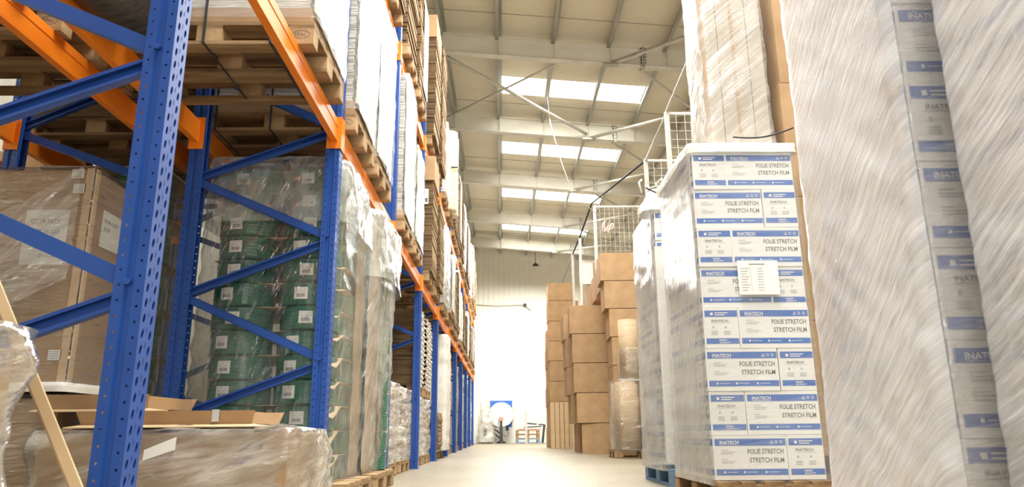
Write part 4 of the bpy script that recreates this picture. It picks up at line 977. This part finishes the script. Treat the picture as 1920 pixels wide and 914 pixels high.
# ================================================================== steel posts with wire mesh
def mesh_bay(y, x0, x1, ztop, label, zlow=0.0, step=.12, r=.0045):
    t = thing('mesh_partition', label, 'wire mesh partition', (x0, y, 0), 0, 'wire mesh partitions'); w = x1-x0
    for x in (0, w):
        mb = MB(); mb.box(x-.035, x+.035, -.035, .035, 0, ztop, 'galvanized'); mb.build('post', t)
        mb = MB(); mb.box(x-.07, x+.07, -.07, .07, 0, .008, 'galvanized'); mb.build('foot_plate', t)
    for z in (ztop-.03, 3.3):
        mb = MB(); mb.box(0, w, -.025, .025, z-.025, z+.025, 'galvanized'); mb.build('rail', t)
    mb = MB(); n = int(w/step)
    for k in range(1, n+1): mb.tube([(k*w/(n+1), -.03, 3.3), (k*w/(n+1), -.03, ztop)], r, 'galvanized', 5)
    m_ = int((ztop-3.3)/step)
    for k in range(1, m_+1): mb.tube([(0, -.036, 3.3+k*step), (w, -.036, 3.3+k*step)], r, 'galvanized', 5)
    mb.build('mesh_panel', t); return t
mesh_bay(11.1, 2.74, 4.2, 5.6, 'nearest wire mesh partition with steel posts, rising beside the tall boards', step=.15)
mesh_bay(13.25, 2.80, 4.4, 5.6, 'second wire mesh partition, just behind the nearest', step=.15)
mesh_bay(18.75, 2.50, 4.3, 6.4, 'third wire mesh partition, above the brown cartons', step=.13)
for k, (x, y, zt) in enumerate(((2.10, 17.9+1.1, 5.55), (2.08, 20.9, 5.6), (2.1, 25.2, 5.6))):
    t = thing('steel_post', 'slim steel post rising behind the brown cartons, %s beyond the mesh partitions' % ORD[k], 'steel post', (x, y, 0), 0, 'slim steel posts')
    mb = MB(); mb.box(-.03, .03, -.03, .03, 0, zt, 'galvanized'); mb.build('shaft', t)
    mb = MB(); mb.box(-.07, .07, -.07, .07, 0, .008, 'galvanized'); mb.build('foot_plate', t)
def rod(pts, r, label, mat='galvanized', name='stay_rod', cat='rod'):
    mb = MB(); mb.tube(pts, r, mat, 8); return tag(mb.build(name), label, cat)
rod([(2.74, 11.1, 5.62), (2.70, 9.4, 5.66), (2.5, 7.0, 5.7)], .022, 'pale steel tube rising from the nearest mesh post towards the tall boards')
rod([(2.74, 11.1, 5.58), (2.80, 13.25, 5.58)], .022, 'pale steel tube between the first two mesh partitions')
rod([(2.80, 13.25, 5.58), (2.42, 18.70, 6.45), (2.10, 19.0, 5.58), (2.08, 20.9, 5.58), (2.1, 25.2, 5.58)], .024, 'dark steel tube running back along the tops of the far posts', 'dark_steel')
rod([(2.1, 25.2, 5.55), (1.75, 25.2, 4.4)], .02, 'short dark stay slanting down behind the far carton column', 'dark_steel')
mb = MB(); pts = []
for k in range(31): a = k/30*math.pi*2; pts.append((3.05+.26*math.cos(a)*(1+.1*math.sin(3*a)), 13.2, 4.9+.14*math.sin(a)))
mb.tube(pts, .012, 'foam_white', 6); tag(mb.build('cable_loop'), 'loop of white cable hung on the second mesh partition', 'cable')
mb = MB(); rq = random.Random(3)
for k in range(5):
    a0 = rq.uniform(0, 6); mb.tube([(2.77+.12*math.cos(a0+i*.7)*(1-.06*i)+.03*k, 18.66, 5.83+.12*math.sin(a0+i*.9)-.015*i) for i in range(9)], .011, 'pink_card' if k % 2 else 'foam_white', 6)
tag(mb.build('tangled_strap'), 'tangle of pinkish strap hanging on the third mesh partition', 'strap')
# hanging cable, pendant, wall cable
mb = MB(); mb.tube([(1.14, 16.6, RZ(1.14)+.1), (1.2, 16.65, 7.9), (1.45, 16.7, 6.9), (1.72, 16.8, 6.1), (2.6, 18.7, 6.1)], .010, 'foam_white', 6); tag(mb.build('hanging_cable'), 'thin pale cable hanging from the roof down to the mesh', 'cable')
t = thing('pendant_lamp', 'small black lamp hanging in front of the back wall', 'lamp', (1.6, 34.3, 8.28))
mb = MB(); mb.tube([(0, 0, .02), (0, 0, .10), (0, 0, .14)], [.17, .08, .03], 'black', 16); mb.build('lamp_shade', t)
mb = MB(); mb.tube([(0, 0, .14), (0, 0, .79)], .012, 'black', 6); mb.build('hanger', t)
mb = MB(); mb.tube([(-1.3, 34.67, 6.45), (-.3, 34.67, 6.38), (.75, 34.67, 6.42), (1.0, 34.6, 6.42), (1.35, 34.66, 6.15)], .02, 'tube_brown', 6); mb.box(1.0, 1.14, 34.55, 34.7, 6.34, 6.48, 'black'); tag(mb.build('wall_cable'), 'thin brown cable with a small black box on the back wall', 'cable')
# ================================================================== at the far end
t = thing('wrapping_turntable', 'blue square panel with a white disc on a dark stand, by the back wall', 'machine', (-.1, 33.6, 0))
mb = MB(); mb.box(-.58, .58, .25, .33, .70, 1.88, 'print_blue'); bevel(mb.build('back_panel', t), .02)
mb = MB()
for x in (-.58, .50): mb.box(x, x+.08, .22, .25, .70, 1.88, 'galvanized')
mb.build('side_rail', t)
mb = MB(); mb.tube([(0, .20, 1.24), (0, .16, 1.24), (0, .12, 1.24)], [.55, .56, .53], 'foam_white', 40); mb.build('disc', t)
mb = MB(); mb.tube([(0, .12, 1.24), (0, .06, 1.24)], .03, 'foam_white', 12); mb.build('hub', t)
mb = MB(); mb.box(-.07, .07, -.05, .05, .04, .75, 'dark_steel'); mb.tube([(0, 0, .7), (0, 0, 1.0)], .035, 'black', 10); mb.build('stand', t)
mb = MB(); mb.tube([(0, 0, 0), (0, 0, .05), (0, 0, .12)], [.22, .2, .07], 'black', 18); mb.build('foot', t)
mb = MB(); mb.box(-.12, .1, -.1, .02, .98, 1.12, 'pink_card'); mb.tube([(0, -.05, 1.1), (.04, -.05, 1.22)], .05, 'white_paper', 10); mb.tube([(-.1, -.05, .95), (-.04, -.05, 1.15)], .02, 'black', 8); mb.build('control_head', t)
for z in (.35, .55):
    mb = MB(); mb.tube([(-.05, 0, z-.12), (-.32, -.02, z+.08)], .03, 'black', 8); mb.build('lever', t)
mb = MB(); mb.box(.2, .34, .05, .14, .55, .78, 'black'); mb.tube([(.27, .1, .55), (.34, .1, .38), (.2, .1, .28), (.08, .05, .4)], .012, 'black', 6); mb.build('cable_box', t)
t = thing('wrapped_machine', 'machine part under wrinkled clear film beside the last rack', 'wrapped machine', (-.78, 33.2, 0))
mb = MB(); mb.box(-.25, .25, -.3, .3, .05, .85, 'galvanized'); mb.box(-.1, .05, -.32, -.3, .3, .75, 'dark_steel'); mb.build('body', t)
mb = MB(); mb.box(-.32, .32, -.35, .35, 0, .08, 'black'); mb.build('base', t)
mb = MB(); mb.tube([(-.18, 0, .85), (-.18, 0, 1.8)], .06, 'galvanized', 10); mb.build('mast', t)
place('film', wrap_mesh('film', -.36, .38, -.38, .38, .03, 1.45, 'film_veil', seed=71, amp=.06, res=.06, rad=.12, profile=lambda q: -.16*q*q, topsag=-.2), t)
Y = 33.5
for k in range(3):
    o = pallet(1.08, Y, .146*k, ['blue-grey pallet at the bottom of the pile by the back wall', 'middle wooden pallet of the pile by the back wall', 'top wooden pallet of the pile by the back wall'][k], True, blue=k == 0, group='pallet pile by the back wall'); o.scale = (.88, 1, 1.28); o.location.z = .186*k
t = thing('scrap_bits', 'boards and scraps lying on the pallet pile by the back wall', 'scrap boards', (1.1, 33.4, .56))
mb = MB(); mb.box(-.45, .55, -.3, .3, 0, .06, 'pink_card'); mb.build('red_board', t)
mb = MB(); mb.bar((-.2, -.2, .12), (.6, -.25, .16), .08, .05, 'dark_steel'); mb.build('bracket', t)
mb = MB(); mb.bar((.3, -.2, .16), (.52, -.2, .32), .08, .05, 'foam_white'); mb.build('white_piece', t)
t = thing('timber_post', 'grey upright timber standing in front of the pallet pile', 'timber', (1.0, 32.95, 0)); mb = MB(); mb.box(-.05, .05, -.04, .04, 0, 1.42, 'galvanized'); mb.build('timber', t)
t = thing('dark_frame', 'dark slanted metal frame leaning on the right of the pallet pile', 'metal frame', (1.72, 33.2, 0)); mb = MB(); mb.bar((0, 0, 0), (.1, 0, .8), .1, .1, 'dark_steel'); mb.build('leg', t)
mb = MB(); mb.bar((.1, 0, .78), (-.75, 0, .86), .06, .06, 'dark_steel'); mb.build('arm', t)
mb = MB(); mb.box(1.35, 4.5, 21.0, 21.12, .001, .003, 'concrete_dust'); tag(mb.build('floor_marking'), kind='structure')
